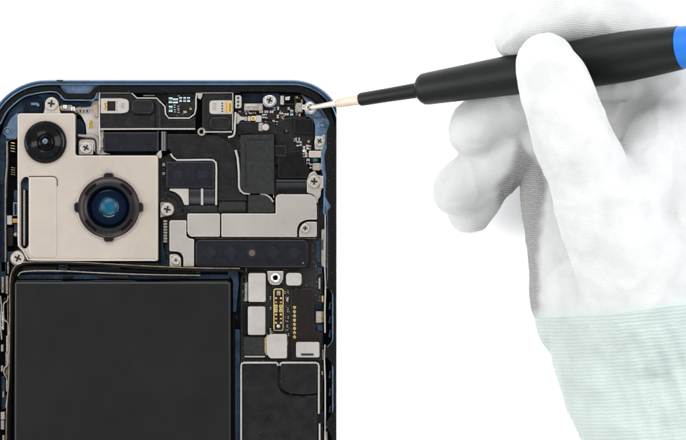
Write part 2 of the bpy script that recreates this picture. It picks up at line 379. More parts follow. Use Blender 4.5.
# main camera
lathe('camera_bezel', 109, 207.3, [(32.4, 27), (32.2, 28.4), (31.6, 29), (30.8, 28.6), (30.6, 26.5)], 'steel', cm, 56)
bm = bmesh.new()
add_lathe(bm, 109, 207.3, [(30.9, 26), (30.6, 29.4), (29.8, 30.4), (29.2, 30.2), (28.9, 29.6), (28.3, 29.6), (28, 30.4), (26.4, 31), (24, 31.4), (22, 33.2), (21.2, 33.2), (20.6, 32), (19, 25), (17, 23.4), (12.5, 22.6), (9.4, 22.2)], 64,
          [0, 0, 0, 2, 2, 2, 0, 0, 0, 0, 1, 1, 1, 1, 1])
ring = finish(bm, 'camera_barrel', ['lens_ring', 'lens_black', 'copper'], cm)
for a in (0, 90, 180, 270):
    c, s = math.cos(R(a)), math.sin(R(a)); q = []
    for u, v in rounded([(29, -6), (33.6, -4.4), (34.6, -2.5), (34.6, 2.5), (33.6, 4.4), (29, 6)], 1.2, 3): q.append((109+u*c-v*s, 207.3+u*s+v*c))
    plate('barrel_lug', q, 25, 31.2, 'lens_ring', cm, b=.7)
for a in (45, 135, 225, 315):
    pa = [(109+26*math.cos(R(a+t)), 207.3+26*math.sin(R(a+t))) for t in range(-17, 18, 3)]
    plate('barrel_slot', ribbon(pa, 3.0), 30, 31.5, 'void', cm, b=.1)
    pa = [(109+27.4*math.cos(R(a+t)), 207.3+27.4*math.sin(R(a+t))) for t in range(-14, 15, 4)]
    plate('slot_edge', ribbon(pa, .6), 30, 31.9, 'lens_ring', cm, b=.1)
lathe('lens_glass', 108.6, 207, [(19.3, 25.4), (17, 26.4), (13.5, 26.9), (10.4, 26.7), (9.2, 26.2)], ['lens_deep', 'lens_mid'], cm, 48, mis=[0, 0, 1, 1], angle=70)
lathe('lens', 108.8, 206.6, [(9.6, 25.8), (8.6, 27), (6, 28), (3, 28.6), (0, 28.8)], ['lens_teal', 'lens_teal_edge'], cm, 40, mis=[1, 1, 0, 0], angle=70)

# left-hand gap beside the camera plate
plate('side_channel', rounded([(7, 140), (17, 140), (17, 250), (12, 262), (7, 262)], 1), 8.2, 11, 'void', phone)
plate('side_channel_wall', smooth_ribbon([(6.2, 141), (6, 165), (4.6, 184), (4.4, 215), (4.6, 262)], 1.2), 8, 20, 'tan', phone)
plate('side_channel_wall', rounded([(-2, 182), (3.6, 184), (3.6, 262), (-2, 262)], 1), 12, 21, 'blue_dark', phone)
def spring(x, y, h, w_=5):
    it = []
    for k in range(4):
        yy = y-h/2+k*h/4
        it.append((rounded([(x-w_/2, yy), (x+w_/2-1, yy+.6), (x+w_/2, yy+h/4-1), (x-w_/2+1, yy+h/4-1.6)], .6, 2), 12, 18+(k % 2)*2, .5, k % 2))
    plates('contact_spring', it, ['gold', 'tan'], phone)
spring(12, 147.5, 11, 5.5); spring(12.4, 171.5, 9, 5)
plate('coax_plug', rect(6.2, 215.5, 11.2, 224.6, .8), 11, 19, 'white', phone)
plate('amber_strip', rect(11.4, 218.6, 17, 222.8, .4), 11, 18, 'amber', phone)
plate('side_block', rect(13, 190, 16.8, 201, .6), 11, 17, 'blue', phone)
plates('side_frame', [(rect(12.2, 202, 17, 216, .6), 11, 18, .5, 0), (rect(13.6, 204, 15.6, 215, .4), 11, 18.6, .2, 1)], ['blue_pale', 'blue_dark'], phone)
plate('side_block', rect(13, 223.4, 16.8, 236, .6), 11, 16, 'blue', phone)
lathe('solder_blob', 14.6, 234.5, [(2.4, 12), (2, 16.6), (.8, 18), (0, 18.2)], 'white', phone, 12)
plate('side_block', rect(6, 228, 12, 246, 1), 11, 15, 'chip', phone)
plate('side_block', rect(6, 252, 13, 262, 1), 11, 16, 'blue', phone)
plate('screw_tab', circ(18, 258.4, 8, 28), 17, 24.4, 'tan', phone, b=.8)
screw(18, 258.2, 6.3, 27.6, 25)

# flex cables looping round the battery's corner
for pts, wd, z1, m in (([(9.5, 440), (9.6, 360), (11, 310), (11.2, 285), (13.4, 272), (20, 265.4), (34, 263), (90, 264), (160, 268.6), (240, 270.6), (241.6, 280)], 2.0, 26, 'black'),
                       ([(8.4, 440), (8.8, 380), (9.8, 320), (10, 284), (12.2, 271.4), (19, 263.8), (34, 261.8), (80, 262.4), (150, 266.2), (200, 268), (240, 268.4)], .9, 27.2, 'dull_gold'),
                       ([(11.6, 440), (11.8, 340), (12.8, 300), (13, 284), (15.4, 274), (22, 268.6), (36, 266.8), (90, 268.4), (150, 272), (196, 273)], 1.6, 24, 'void'),
                       ([(17, 276), (24, 271.6), (60, 271), (100, 273), (150, 274.6), (200, 275.4)], 1.1, 22, 'tan')):
    P_ = [(p[0]-0, p[1]) for p in pts]
    P_[0] = (P_[0][0]-2.2, 700) if P_[0][1] == 440 else P_[0]
    if P_[0][1] == 700: P_.insert(1, (pts[0][0]-2.2, 440))
    plate('flex_cable', smooth_ribbon(P_, wd), 14, z1, m, phone, b=.25)
for x0, y0, x1, y1, m in ((58, 265, 67, 269.6, 'blue'), (22, 266, 56, 270.6, 'tape'), (70, 266.6, 120, 269.6, 'tape2'), (168, 270, 200, 273.4, 'tape'), (62, 275.6, 72, 278.8, 'black'), (100, 276, 128, 278.4, 'tape'), (18, 276.4, 46, 279.4, 'blue_dark'), (150, 275.6, 190, 278, 'black')):
    plate('cable_tape', rect(x0, y0, x1, y1, .8), 14, 21.5, m, phone, b=.3)
plates('cable_sheath', [(rounded([(120, 262), (158, 263), (158, 267.4), (118, 266)], 1), 14, 23, .5, 0)], ['tape'], phone)

# left-hand rail at the lower left
plate('side_channel', rect(-9, 262, 10.5, 700, 1), 8, 10.4, 'void', phone, b=0)
random.seed(3)
for x0, y0, x1, y1, z1, m in ((0.6, 277, 3.0, 293, 20, 'tan'), (5, 276, 7.4, 294, 20, 'tan'), (2.8, 298, 5, 304, 18, 'blue'), (1, 312, 3, 330, 19, 'bright'), (5.4, 336, 8, 352, 19, 'steel'), (4.4, 352, 7.6, 376, 17, 'tan'), (0, 345, 2.2, 352, 18, 'white'),
                          (0, 366, 2, 372, 18, 'white'), (0.4, 377, 4, 410, 15, 'blue'), (5, 380, 7.6, 392, 17, 'steel'), (4, 396, 6.6, 404, 17, 'blue'), (0, 412.5, 4, 420, 20, 'white'), (0, 421, 3.4, 430, 19, 'steel'), (1.4, 436, 3.6, 446, 18, 'steel'), (0, 262, 5, 272, 17, 'blue'), (1.4, 392, 3, 398, 17, 'white'), (6.4, 262, 8, 274, 19, 'tan')):
    plate('side_contact', rect(x0, y0, x1, y1, .7), 10, z1, m, phone, b=.4)
for pts in ([(7.6, 296), (6.4, 301), (3, 304), (2.6, 312), (3.4, 320), (7, 323), (7.8, 330), (7.8, 336)], [(7.6, 352), (7, 365), (4, 368), (3.4, 374), (6.4, 380), (6.8, 396), (5, 408)], [(6.4, 410), (5.8, 424), (5.6, 440)], [(-.5, 296), (.6, 308), (-.4, 322), (.8, 340)]):
    tube_line('channel_wall', pts, 1.0, 10, 20, 'steel')
tube_line('channel_wall', [(6.6, 276), (6.6, 440), (5, 700)], .7, 10, 17, 'tan')

# ---------------------------------------------------------------- battery
bt = plate('battery', rounded([(14.4, 281.6), (230.8, 281.6), (231.4, 640), (14, 640)], 2.4), 9, 27, 'battery', phone, b=2.0)
lab(bt, 'matte black battery pouch filling the lower left bay')
plate('battery_fold', rounded([(15.6, 280.6), (60, 280.2), (64, 281.4), (90, 280.8), (96, 280.2), (132, 280.6), (138, 281.6), (228, 280.8), (230, 283.4), (16, 283.4)], .6), 12, 24.6, 'tape', bt, b=.5)
plate('battery_seam', rect(232, 282, 235, 660, .6), 9, 16, 'void', phone)

# ---------------------------------------------------------------- main board
plate('circuit_board', rounded([(159, 158), (240, 120), (232, 104), (262, 92), (300, 94), (307, 104), (312, 118), (322, 150), (324.4, 214), (323, 262), (322.6, 690), (240, 690), (240, 268), (167, 264), (164, 246), (160, 214)], 1.5), 8, 15, 'pcb', phone, b=.4)
# top left white flex with its screw
plate('white_flex', rounded([(74, 108), (86, 104), (93, 97), (100, 97), (100, 122), (103, 124), (103, 152), (110, 154), (98, 155), (92, 150), (78, 155), (78, 141), (86, 136), (85, 124), (81, 116), (77, 112)], 1.5, 3), 14, 19, 'white', phone, b=.5)
plates('flex_arch', [(smooth_ribbon([(77.6, 135), (82, 135.6), (92, 136), (97, 139), (98.4, 146), (98.4, 154)], 2.4), 17, 22, .6, 0)], ['tan'], phone)
plate('flex_shade', smooth_ribbon([(79, 138.6), (91, 138.6), (95, 142), (95.4, 154)], 1.6), 17, 19.4, 'slot', phone, b=.2)  # dark strip laid in as shade beside the arch
plate('amber_pad', rect(88, 119.5, 93.2, 128.4, 2.2), 18, 20, 'gold', phone, b=.3)
plate('screw_tab', rect(79, 142.6, 92.6, 154.6, 1.4), 17, 22, 'steel', phone)
screw(85.8, 147.8, 5.6, 24.6, 30)
plate('blue_insert', rounded([(76, 119), (80, 119), (84, 125), (84, 140), (79, 142), (76, 140)], 1.5), 12, 17.4, 'blue_dark', phone)
plate('flex_head', rect(93, 104.5, 98.4, 116, .8), 18, 22.4, 'tan', phone, b=.4)
plates('flex_marks', [(rect(94, 106+3*k, 97.4, 107.2+3*k), 20, 22.8, .1, 0) for k in range(3)], ['amber'], phone)
plates('flex_plug', [(rect(60.5, 104.6, 71.6, 110.6, 1), 15, 21, .6, 0), (rect(58.4, 106, 61.4, 109.6, .8), 15, 21.6, .4, 1), (rect(63, 104.8, 66.4, 108.4, .8), 15, 23.5, .6, 2), (rect(71, 106.6, 74.4, 110.8, .6), 15, 22, .5, 2)], ['tan', 'gold', 'bright'], phone)
plates('flex_plug', [(rect(74, 108.4, 89, 112.4, .6), 14, 21, .5, 0)]+[(rect(75.6+3.4*k, 109.4, 77.4+3.4*k, 112), 16, 21.5, .2, 1+k % 2) for k in range(4)], ['tan', 'brown', 'slot'], phone)
plate('black_insert', rounded([(77, 101.4), (92, 101.4), (90, 106.4), (80, 107)], 1), 15, 20.6, 'blue_dark', phone)

# earpiece module, left half
em = plate('earpiece_module', rounded([(100.4, 93.6), (131, 93.6), (137.2, 98.8), (156, 98.8), (164.6, 107.6), (165, 115.4), (169, 119.4), (189, 119.4), (195.2, 115), (195.2, 128), (100.4, 128)], 1.2, 3), 12, 23, 'tape', phone, b=.8)
lab(em, 'dark earpiece module along the top edge')
plate('module_lip', ribbon([(131.4, 92.8), (136.8, 98), (156.4, 98), (160, 101.6), (164.8, 106.4), (165.4, 114), (168.6, 118), (189, 118), (194.4, 114), (195.8, 108), (195.8, 100), (196.4, 92.6)], 1.25), 14, 24.4, 'steel', em, b=.35)
plate('module_lip', ribbon([(100, 129), (145, 128.8), (195, 128.8)], 1.3), 14, 23.6, 'steel', em, b=.3)
plate('module_lip', ribbon([(99.4, 92), (99.2, 120), (99.8, 150)], 1.0), 14, 24.4, 'steel', em, b=.3)
plate('module_lip', ribbon([(100, 92.8), (131.4, 92.8)], .8), 14, 23.6, 'tan', em, b=.2)
plate('contact_pad', rounded([(100.6, 98.2), (121.4, 98.2, 0), (128.6, 99.4, 6), (128.8, 112, 6), (121, 113.2, 0), (100.6, 113.2)], 1), 20, 24.4, 'white', em, b=.5, holes=[rect(107, 101, 115.4, 110.8)], hole_z=20)
plate('contact_hole', rect(107.2, 101.2, 115.2, 110.6), 19.8, 20.6, 'void', em, b=0)
plate('gold_contact', rounded([(103.6, 103), (107, 101.4), (107, 110.2), (103.8, 108.6)], .8), 22, 25, 'gold', em, b=.3)
plates('pad_marks', [(rect(121, 103.2+1.9*k, 124.2-(k % 2), 104.1+1.9*k), 24, 24.6, 0, 0) for k in range(3)]+[(rect(116.4, 101, 116.9, 111), 24, 24.55, 0, 0)], ['tan'], em)
plate('rubber_button', rect(131.6, 99.6, 153.4, 113.6, 5.5), 20, 26, 'tape', em, b=1.1)
plate('module_groove', ribbon([(153.6, 101), (155, 104), (155, 128)], .9), 20, 23.4, 'void', em, b=.1)
plate('module_groove', ribbon([(133, 114.8), (150, 115), (154, 112.6)], .9), 20, 23.4, 'void', em, b=.1)
plate('module_rib', ribbon([(158, 101), (159.5, 115), (159.5, 128)], 1.3), 20, 24, 'lens_ring', em, b=.3)
plate('module_slot', rect(141, 94, 156, 97), 12, 19, 'void', em, b=0)
plate('module_slot', rect(143, 94.6, 154.4, 95.8, .3), 12, 21, 'tan', em, b=.2)
plate('module_slot', rect(195.8, 99, 202, 128), 10, 13, 'void', em, b=0)
# recess with the tiny blue parts
plate('recess_board', rounded([(158, 93), (195, 93), (194.4, 110), (189, 116.6), (169, 116.6), (166.6, 113), (166, 106)], 1), 10, 18, 'pcb', phone, b=.3)
plate('recess_flap', rounded([(150, 93), (164, 93), (168, 96), (165.4, 103), (163, 103)], .8), 12, 20.6, 'black', phone)
def smd(x, y, l, wd, z0=18, h=2.4, body='teal', end='bright', vert=True, name='capacitor'):
    e = .25*l
    if vert: items = [(rect(x-wd/2, y-l/2+e*.8, x+wd/2, y+l/2-e*.8), z0, z0+h, .25, 0), (rect(x-wd/2-.12, y-l/2, x+wd/2+.12, y-l/2+e), z0, z0+h+.1, .3, 1), (rect(x-wd/2-.12, y+l/2-e, x+wd/2+.12, y+l/2), z0, z0+h+.1, .3, 1)]
    else: items = [(rect(x-l/2+e*.8, y-wd/2, x+l/2-e*.8, y+wd/2), z0, z0+h, .25, 0), (rect(x-l/2, y-wd/2-.12, x-l/2+e, y+wd/2+.12), z0, z0+h+.1, .3, 1), (rect(x+l/2-e, y-wd/2-.12, x+l/2, y+wd/2+.12), z0, z0+h+.1, .3, 1)]
    return plates(name, items, [body, end], phone)
for x, y, l, wd in ((170.3, 100, 5.8, 3.4), (170.3, 108.6, 6, 3.4), (180.4, 99.2, 4.6, 2.4), (184.4, 99.2, 4.6, 2.4), (188.3, 99.2, 4.6, 2.6), (174, 100.6, 4.8, 2.2), (176.6, 100.6, 4.6, 2.0)): smd(x, y, l, wd, 18, 3)
for x, y in ((174.2, 106), (174.6, 110.6), (178, 107), (178.2, 111)): smd(x, y, 3, 1.8, body='slate', end='steel')
plate('chip', rect(179.4, 103.4, 187.6, 109.4, .4), 18, 21, 'chip', phone, b=.4)
plate('chip', rect(183, 110.4, 186.6, 113, .3), 18, 20.5, 'tan', phone, b=.3)
plate('gold_dot', rect(189.4, 108, 191.4, 109.6, .3), 18, 20, 'gold', phone, b=.2)
plate('gold_dot', rect(177.6, 95, 179.2, 96, .3), 18, 20, 'gold', phone, b=.2)

# dark strap below the earpiece and its bright hinge
plate('strap', rect(103, 132, 157.4, 151.2, 1), 14, 22, 'slate', phone, b=1.2)
plate('strap_roll', ribbon([(157.6, 131), (157.6, 151)], 1.8), 14, 22.6, 'lens_ring', phone)
bm = bmesh.new(); add_sweep(bm, [(163.3, 131.4), (163.3, 150.6)], [(-3, 14), (-3, 19), (-2.2, 22), (-.9, 23.2), (.9, 23.2), (2.2, 22), (3, 19), (3, 14)])
finish(bm, 'hinge_sleeve', mat('satin_grey', (.06, .06, .065), .35, .5), phone, angle=60)
plate('strap_end', rounded([(98, 134), (103, 131), (103.6, 136), (102, 141), (103.4, 147), (99, 148)], 1), 15, 21, 'tan', phone)
plate('strap_end', rounded([(158.6, 151.4), (161, 150), (161.4, 156.8), (159.6, 158.6), (156, 154.4)], .6), 15, 23, 'steel', phone)

# earpiece right half
sm = plate('proximity_module', rounded([(202.2, 93.4), (232, 93.4), (232, 131), (202.2, 131)], 1), 12, 23, 'tape', phone, b=.8)
plate('module_lip', ribbon([(202, 92.6), (232.6, 92.4)], 1.1), 14, 24, 'steel', sm, b=.3)
plate('module_lip', rounded([(197, 92.4), (202.4, 92.4), (202, 96), (200.4, 99.4), (198, 98)], 1), 14, 24.6, 'steel', sm, b=.4)
plate('module_lip', smooth_ribbon([(232.8, 92.4), (232.6, 120), (232.6, 130)], .8), 14, 24, 'steel', sm, b=.2)
plate('module_lip', smooth_ribbon([(235.4, 112), (234.8, 124), (234.6, 131), (233, 135.6), (228, 137.2)], 1.7), 14, 24, 'steel', sm, b=.5)
plate('module_lip', ribbon([(203, 131.8), (232, 131.8)], 1.1), 14, 24, 'steel', sm, b=.3)
lathe('lip_hook', 201.4, 131.6, [(4.2, 16), (4.1, 23), (3.4, 24), (2.4, 23.6), (2.0, 20)], 'tan', sm, 20)
plate('contact_pad', rounded([(209.4, 100.4, 7), (216, 100.2, 0), (232, 100.2), (232, 114), (216, 114, 0), (209.4, 113.8, 7)], .6), 20, 24.4, 'white', sm, b=.5)
plates('pad_marks', [(rect(212.6+(k % 2)*.6, 103.2+2*k, 216, 104.2+2*k), 24, 24.6, 0, 0) for k in range(4)]+[(rect(221.4, 102.6+2.6*k, 223, 104+2.6*k), 24, 24.6, 0, 1) for k in range(4)], ['tan', 'slot'], sm)
plates('gold_contact', [(rect(225.2, 102, 228.4, 112.4, .4), 23, 25, .3, 1), (rect(227.8, 102, 232, 112.6, .6), 23, 25.6, .4, 0)], ['gold', 'amber'], sm)
plate('rubber_button', rect(209.4, 117, 230.4, 129.6, 5), 20, 25.6, 'tape', sm, b=1.1)

# upper right components
plates('microphone_plug', [(rounded([(235, 95), (240.4, 95), (241.4, 97), (241.4, 106), (240.2, 108), (235, 108)], .8), 12, 23, .6, 0)]+[(circ(238, 97.8+3.8*k, 1.2, 12), 20, 23.3, .1, 1) for k in range(3)], ['white', 'slot'], phone)
plate('blue_insert', rounded([(241.6, 92.6), (262, 92.6), (263.6, 96), (262, 103), (244, 103), (241.6, 100)], 1), 12, 18.5, 'blue_dark', phone)
plate('blue_insert', rounded([(259, 92.4), (279, 92.6), (281, 98), (279, 106), (274, 110), (262, 106)], 2), 12, 17.6, 'blue', phone)
plate('metal_can', rect(244, 103.2, 262.6, 110.2, .8), 14, 22, 'tan', phone, b=.8)
plate('metal_can', rect(245.4, 103.8, 257, 106.2, .4), 21, 22.8, 'white', phone, b=.3)
plate('screw_clip', rounded([(262.6, 98), (266, 95), (272.6, 94.6), (276, 98), (276.4, 103), (272, 106.6), (266, 106.6), (263, 104)], 2), 15, 22, 'steel', phone)
screw(269.6, 100.2, 5.2, 25.4, 20, m='bright')
for x in (261, 266.2, 271.4): smd(x, 111.4, 3.6, 2.4, 15, 3, 'tan', 'steel', False)
lathe('solder_blob', 246, 113.4, [(1.1, 14), (1, 18), (0, 18.8)], 'white', phone, 10)
plates('antenna_jack', [(rounded([(236, 112.6), (238.4, 113.6), (240, 116), (244, 117), (244, 119.4), (240, 120.4), (238, 123.4), (236, 124)], .8), 14, 21, .5, 0), (rect(243.6, 116.4, 247, 120.6, .6), 14, 21, .6, 1), (rect(247.4, 116, 250.8, 120.8, .6), 14, 20.4, .6, 0), (rect(251, 116, 255.4, 120.4, .8), 14, 22, .6, 2), (rect(255.2, 115.2, 261.4, 121.8, .6), 14, 21, .6, 0)], ['white', 'tan', 'gold'], phone)
plates('antenna_jack', [(rect(258.4, 122.6, 263, 130.8, .6), 14, 21, .5, 0), (circ(265.6, 127, 3.6, 16), 14, 22, 1.2, 1)], ['tan', 'white'], phone)
for x, y, l, wd, b_, v in ((263.2, 115.8, 4, 2.6, 'teal', True), (265.8, 115.8, 3.8, 2, 'slate', True), (277.6, 116.2, 3.4, 2, 'tan', True), (274, 122.6, 3.6, 2, 'slate', True), (277, 122.8, 3.6, 1.8, 'slate', True), (281, 113, 3.4, 2, 'tan', False), (286.6, 114, 3.6, 2, 'tan', False), (291.6, 112.4, 5.6, 3, 'teal', True), (296.8, 113.4, 2.8, 1.8, 'slate', True), (299.6, 114.6, 2.8, 1.8, 'tan', True), (270.6, 124.4, 3, 2, 'slate', True), (288.4, 108, 2.8, 2, 'tan', True),
                            (274.2, 108.6, 3, 2, 'slate', True), (278, 108, 3, 1.8, 'tan', True), (254, 112.6, 3, 1.6, 'slate', False), (250, 112.8, 2.8, 1.6, 'tan', False), (272, 128, 3, 2, 'slate', False), (301.8, 100.6, 2.8, 1.8, 'tan', True)):
    smd(x, y, l, wd, 15, 3, b_, 'steel', v)
plate('chip', rect(267.8, 113.6, 276, 119, .4), 14, 18, 'chip', phone, b=.4)
plate('chip', rect(280.4, 106.8, 287.4, 112, .4), 14, 18.4, 'chip', phone, b=.4)
plates('crystal_can', [(rect(280.2, 95.4, 284, 104.4, .8), 14, 22, .6, 0), (rect(283.6, 95, 295.6, 104.6, 1.4), 14, 22.6, 1, 1), (rounded([(285.4, 97), (290, 96.4), (289.4, 99.6), (285.6, 100)], .5), 22, 23.1, .3, 2)], ['white', 'lens_black', 'bright'], phone)  # bright patch on the black body is a painted gloss highlight
plate('gold_dot', rect(295.4, 95.6, 297.6, 98, .6), 14, 20, 'gold', phone, b=.3)
plate('metal_can', rect(295, 102.6, 302.6, 112, .6), 14, 21, 'tan', phone, b=.8)
plates('coax_plug', [(rect(302.2, 104.6, 305, 109.2, .6), 16, 22, .5, 0), (rect(304.4, 105.8, 308, 108.2, .6), 16, 22.6, .4, 1)], ['bright', 'tan'], phone)
plate('screw_clip', circ(310.4, 107.6, 6.4, 24), 18, 24, 'steel', phone, b=.7)
screw(310.4, 107.6, 4.9, 27, 10, m='bright')

random.seed(21)
for cx, cy, wx2, wy2, nn in ((270, 121, 7, 3.4, 5), (289, 110, 9, 5, 6), (301, 97, 3, 2, 2), (247, 112, 8, 1.6, 4), (282, 118, 5, 2, 3), (306, 156, 3, 6, 4)):
    for k in range(nn):
        smd(cx+random.uniform(-wx2, wx2), cy+random.uniform(-wy2, wy2), random.uniform(2, 3), random.uniform(1.2, 1.7), 15, random.uniform(1.6, 2.6), random.choice(['slate', 'tan', 'chip', 'teal']), random.choice(['steel', 'tan']), random.random() < .6)
# black front cluster
plate('sensor_cover', rounded([(279, 120, 3), (292, 117, 2), (313, 116.6, 1), (314.6, 124), (315, 134), (312, 142), (312, 148), (306, 150), (304, 158), (298, 165), (290, 164), (275, 164), (275, 128)], 2), 14, 19.5, 'tape', phone, b=.6)
plate('chip', rect(294, 118.4, 313.2, 133.4, 1.6), 17, 23, 'black', phone, b=.8)
plate('sensor_block', rounded([(278, 152.4, 1), (299.4, 150.4, 1), (304, 158, 2), (309, 170, 2), (309, 178), (278, 178)], 1), 14, 22, 'black', phone, b=.8)
plate('grey_tab', rect(274.6, 145.4, 286, 156, 1), 14, 22.6, 'lens_ring', phone, b=.5)
lathe('sensor_lens', 286.4, 130.8, [(3, 19), (2.8, 20.4), (2.2, 20.6), (1.7, 20), (1.1, 20.8), (0, 21)], ['lens_black', 'lens_grey'], phone, 20, mis=[0, 0, 0, 1, 1])
for x, y, l, wd, v, b_ in ((297.6, 139, 4, 3.2, False, 'slate'), (297.6, 143.6, 5, 2.2, True, 'slate'), (300.6, 143.4, 4.4, 2, True, 'lens_grey'), (304, 148, 4, 2.2, True, 'tan'), (307.4, 147, 4.6, 2.4, True, 'tan'), (309.8, 147.4, 4, 2, True, 'slate'), (304.4, 151, 4, 1.8, False, 'bright'), (306, 154.6, 4.6, 2.2, True, 'tan'), (303.4, 155, 3.2, 1.8, True, 'slate'), (308, 159.8, 3.4, 2, False, 'tan'), (310.6, 166, 4.6, 1.8, True, 'slate'), (294.4, 139.8, 2.6, 1.4, True, 'slate'), (308, 163, 3, 1.8, False, 'slate')):
    smd(x, y, l, wd, 15, 5.4, b_, 'steel', v)
plate('gold_dot', circ(308.6, 141.4, 1.2, 12), 19, 20.6, 'gold', phone, b=.2)
plate('screw_clip', rounded([(315.4, 135.4), (321, 136.6), (324.6, 134), (325.4, 141), (323, 148.6), (315, 149.6), (314.4, 142)], 1.5), 16, 22.6, 'steel', phone)
screw(319.6, 141, 4.6, 25.6, 35)
plate('metal_can', rect(308.8, 150.6, 321.4, 157.4, .8), 15, 23, 'beige', phone, b=.8)
smd(315.2, 159.8, 7.6, 3.4, 15, 4.4, 'teal', 'slate', False)
plates('antenna_jack', [(rect(312.4, 162.8, 320.4, 170.4, 1.6), 15, 22, 1.2, 0), (rect(320, 163.4, 324.4, 169.2, .6), 15, 21, .6, 1)], ['tan', 'white'], phone)
plate('screw_bracket', rounded([(309.6, 173, 2), (315, 170.6, 2), (317, 175, 2), (323.4, 176, 1), (323.4, 187, 1), (321, 190), (320.6, 196), (318, 199), (317.6, 203), (315.6, 203), (313.6, 195, 2), (307, 192.6, 1), (307, 180, 2)], 1), 14, 22, 'steel', phone, b=.6)
screw(314.2, 181.4, 5.8, 25, 5)
plate('amber_pad', rect(316.4, 186, 319, 188.2, .3), 20, 22.8, 'gold', phone, b=.2)
plate('white_block', rect(319.6, 176.4, 323.6, 188, .4), 14, 23, 'white', phone, b=.3)
plate('blue_insert', rounded([(320.4, 192), (324, 190), (324.6, 206), (320, 206)], 1), 12, 18, 'blue_dark', phone)
bm = bmesh.new(); add_sweep(bm, [(276, 182.8), (309, 182.8)], [(-5.6, 14), (-5.6, 17.6), (-3, 20.6), (-.5, 21.2), (1.5, 20.4), (5, 17), (8, 16.4), (10, 15.4), (10, 14)])
finish(bm, 'flex_roll', 'slate', phone, angle=60)

# centre tapes and front camera
plate('graphite_sheet', rounded([(166.8, 134, 1), (205, 134, 1), (222, 137, 12), (234.6, 149, 12), (236.6, 170), (237.4, 186), (240, 193), (247, 196), (247, 200.4), (217.6, 200.4), (217.8, 163, 3), (212, 158, 2), (177, 158.4), (172, 154), (169, 149), (167, 149)], 1.4), 13, 20.4, 'tape', phone, b=.6)
plates('sheet_emboss', [(rect(196, 146, 196.6, 152), 20, 20.9, .1, 0), (rect(189, 149.6, 194, 150.2), 20, 20.8, .1, 0), (ribbon([(219, 142), (222, 150), (222.6, 196)], .7), 20, 20.8, .1, 0), (ribbon([(231.6, 152), (233, 196)], .6), 20, 20.8, .1, 0)], ['slate2'], phone)
plate('sheet_frame', ribbon([(170.4, 153.6), (172.6, 157), (176.6, 160), (208, 159.6), (213, 160), (215.8, 162.6), (216.2, 168), (216, 205)], 1.7), 13, 22.6, 'steel', phone, b=.4)
fc = plate('front_camera', rect(166, 161.6, 214.4, 187.6, 1.6), 13, 23, 'slate', phone, b=.8)
for cx in (178, 202.6):
    plate('camera_window', circ(cx, 174.6, 11, 32), 22, 23.5, 'slate', fc, b=.3)
    plate('camera_window', rect(cx-4, 170.8, cx+4, 178.4, .6), 22, 24, 'slate2', fc, b=.2)
plate('steel_bracket', rounded([(169.2, 188.4), (188.4, 188.4), (188.4, 205), (184, 205), (181, 197, 4), (175, 192, 4), (169, 190.4)], .8), 12, 21, 'white', phone)
plate('steel_bracket', rect(200.6, 188.4, 203, 205), 12, 21, 'white', phone, b=.3)
for x0, x1 in ((189, 200.2), (203.4, 214.6)):
    bm = bmesh.new(); add_sweep(bm, [(x0, 196), (x1, 196)], [(-8.6, 14), (-8.6, 19), (-6, 20), (-2, 20.4), (3, 19.4), (6, 17.4), (8.6, 16), (8.6, 13)])
    finish(bm, 'camera_flex', mat('flex_violet_black', (.010, .0095, .013), .36, spec=.2), fc, angle=60)
plate('cable_guide', smooth_ribbon([(164.4, 176), (165.4, 186), (168.6, 193), (175.6, 196), (180, 202), (183, 208), (190, 210)], 3), 12, 19, 'tape', phone)
plate('cable_guide', rect(184, 205.6, 217, 212.4, 1), 12, 18.6, 'tape2', phone, b=.5)
plates('flex_plug', [(rect(161.8, 163+4.4*k, 164.8, 166.2+4.4*k, .6), 12, 19-k, .4, k % 2) for k in range(3)], ['tan', 'blue'], phone)
plate('black_tape', rounded([(240.4, 134.6, 1), (274.2, 134, 1), (274.6, 193.6, 1), (252, 193.6), (244, 192.6), (240.4, 188)], 3), 14, 24.4, 'tape2', phone, b=.8)
plates('tape_fold', [(ribbon([(245.4, 141), (245.6, 188)], .8), 24, 24.9, .1, 0), (ribbon([(247, 139.6), (270, 139.8)], .9), 24, 24.8, .1, 0)], ['tape'], phone)
plate('black_tape', rect(237, 121.4, 275, 134, 1.2), 14, 19.6, 'tape', phone, b=.6)
plate('steel_edge', ribbon([(235.4, 149.8), (237.6, 158), (238.8, 172), (239, 187), (240.4, 190.6), (243.6, 193.2), (250, 193.6)], 2.1), 14, 23, 'white', phone, b=.5)
plate('tape_pocket', rect(218.6, 201.4, 246, 212.2, .8), 13, 20, 'tape2', phone, b=.6)
plate('tape_pocket', ribbon([(219, 210.6), (245, 210.6)], .7), 13, 20.6, 'lens_ring', phone, b=.1)
plate('tape_pocket', rounded([(248, 195), (262, 194.6, 3), (270, 198, 6), (274.8, 207, 3), (274.2, 212.8, 1), (248, 213)], 1), 13, 23.5, 'tape2', phone, b=.9)
plate('steel_edge', smooth_ribbon([(260, 193.6), (265.4, 194.8), (270, 197.6), (273, 202)], 1.7), 13, 22.6, 'white', phone, b=.4)
plate('gold_edge', ribbon([(261, 193.8), (273, 193.6), (273.6, 197.6)], .8), 13, 22, 'gold', phone, b=.2)

# screw plate between camera and shields, coil
plate('screw_tab', rounded([(160, 202, 2), (171, 202.6, 6), (174.4, 209, 6), (172, 215, 5), (163, 216.4, 2), (160, 218)], 2), 14, 22.4, 'tan', phone)
screw(167.2, 209.4, 6, 25.2, 12)
plates('coil', [(rect(162.8, 220+2.9*k, 167, 222.3+2.9*k, .7), 12, 19, .7, 0) for k in range(8)], ['tan'], phone)
plate('guide_rib', ribbon([(159.8, 216), (159.8, 262)], 1.2), 12, 20, 'void', phone, b=.3)

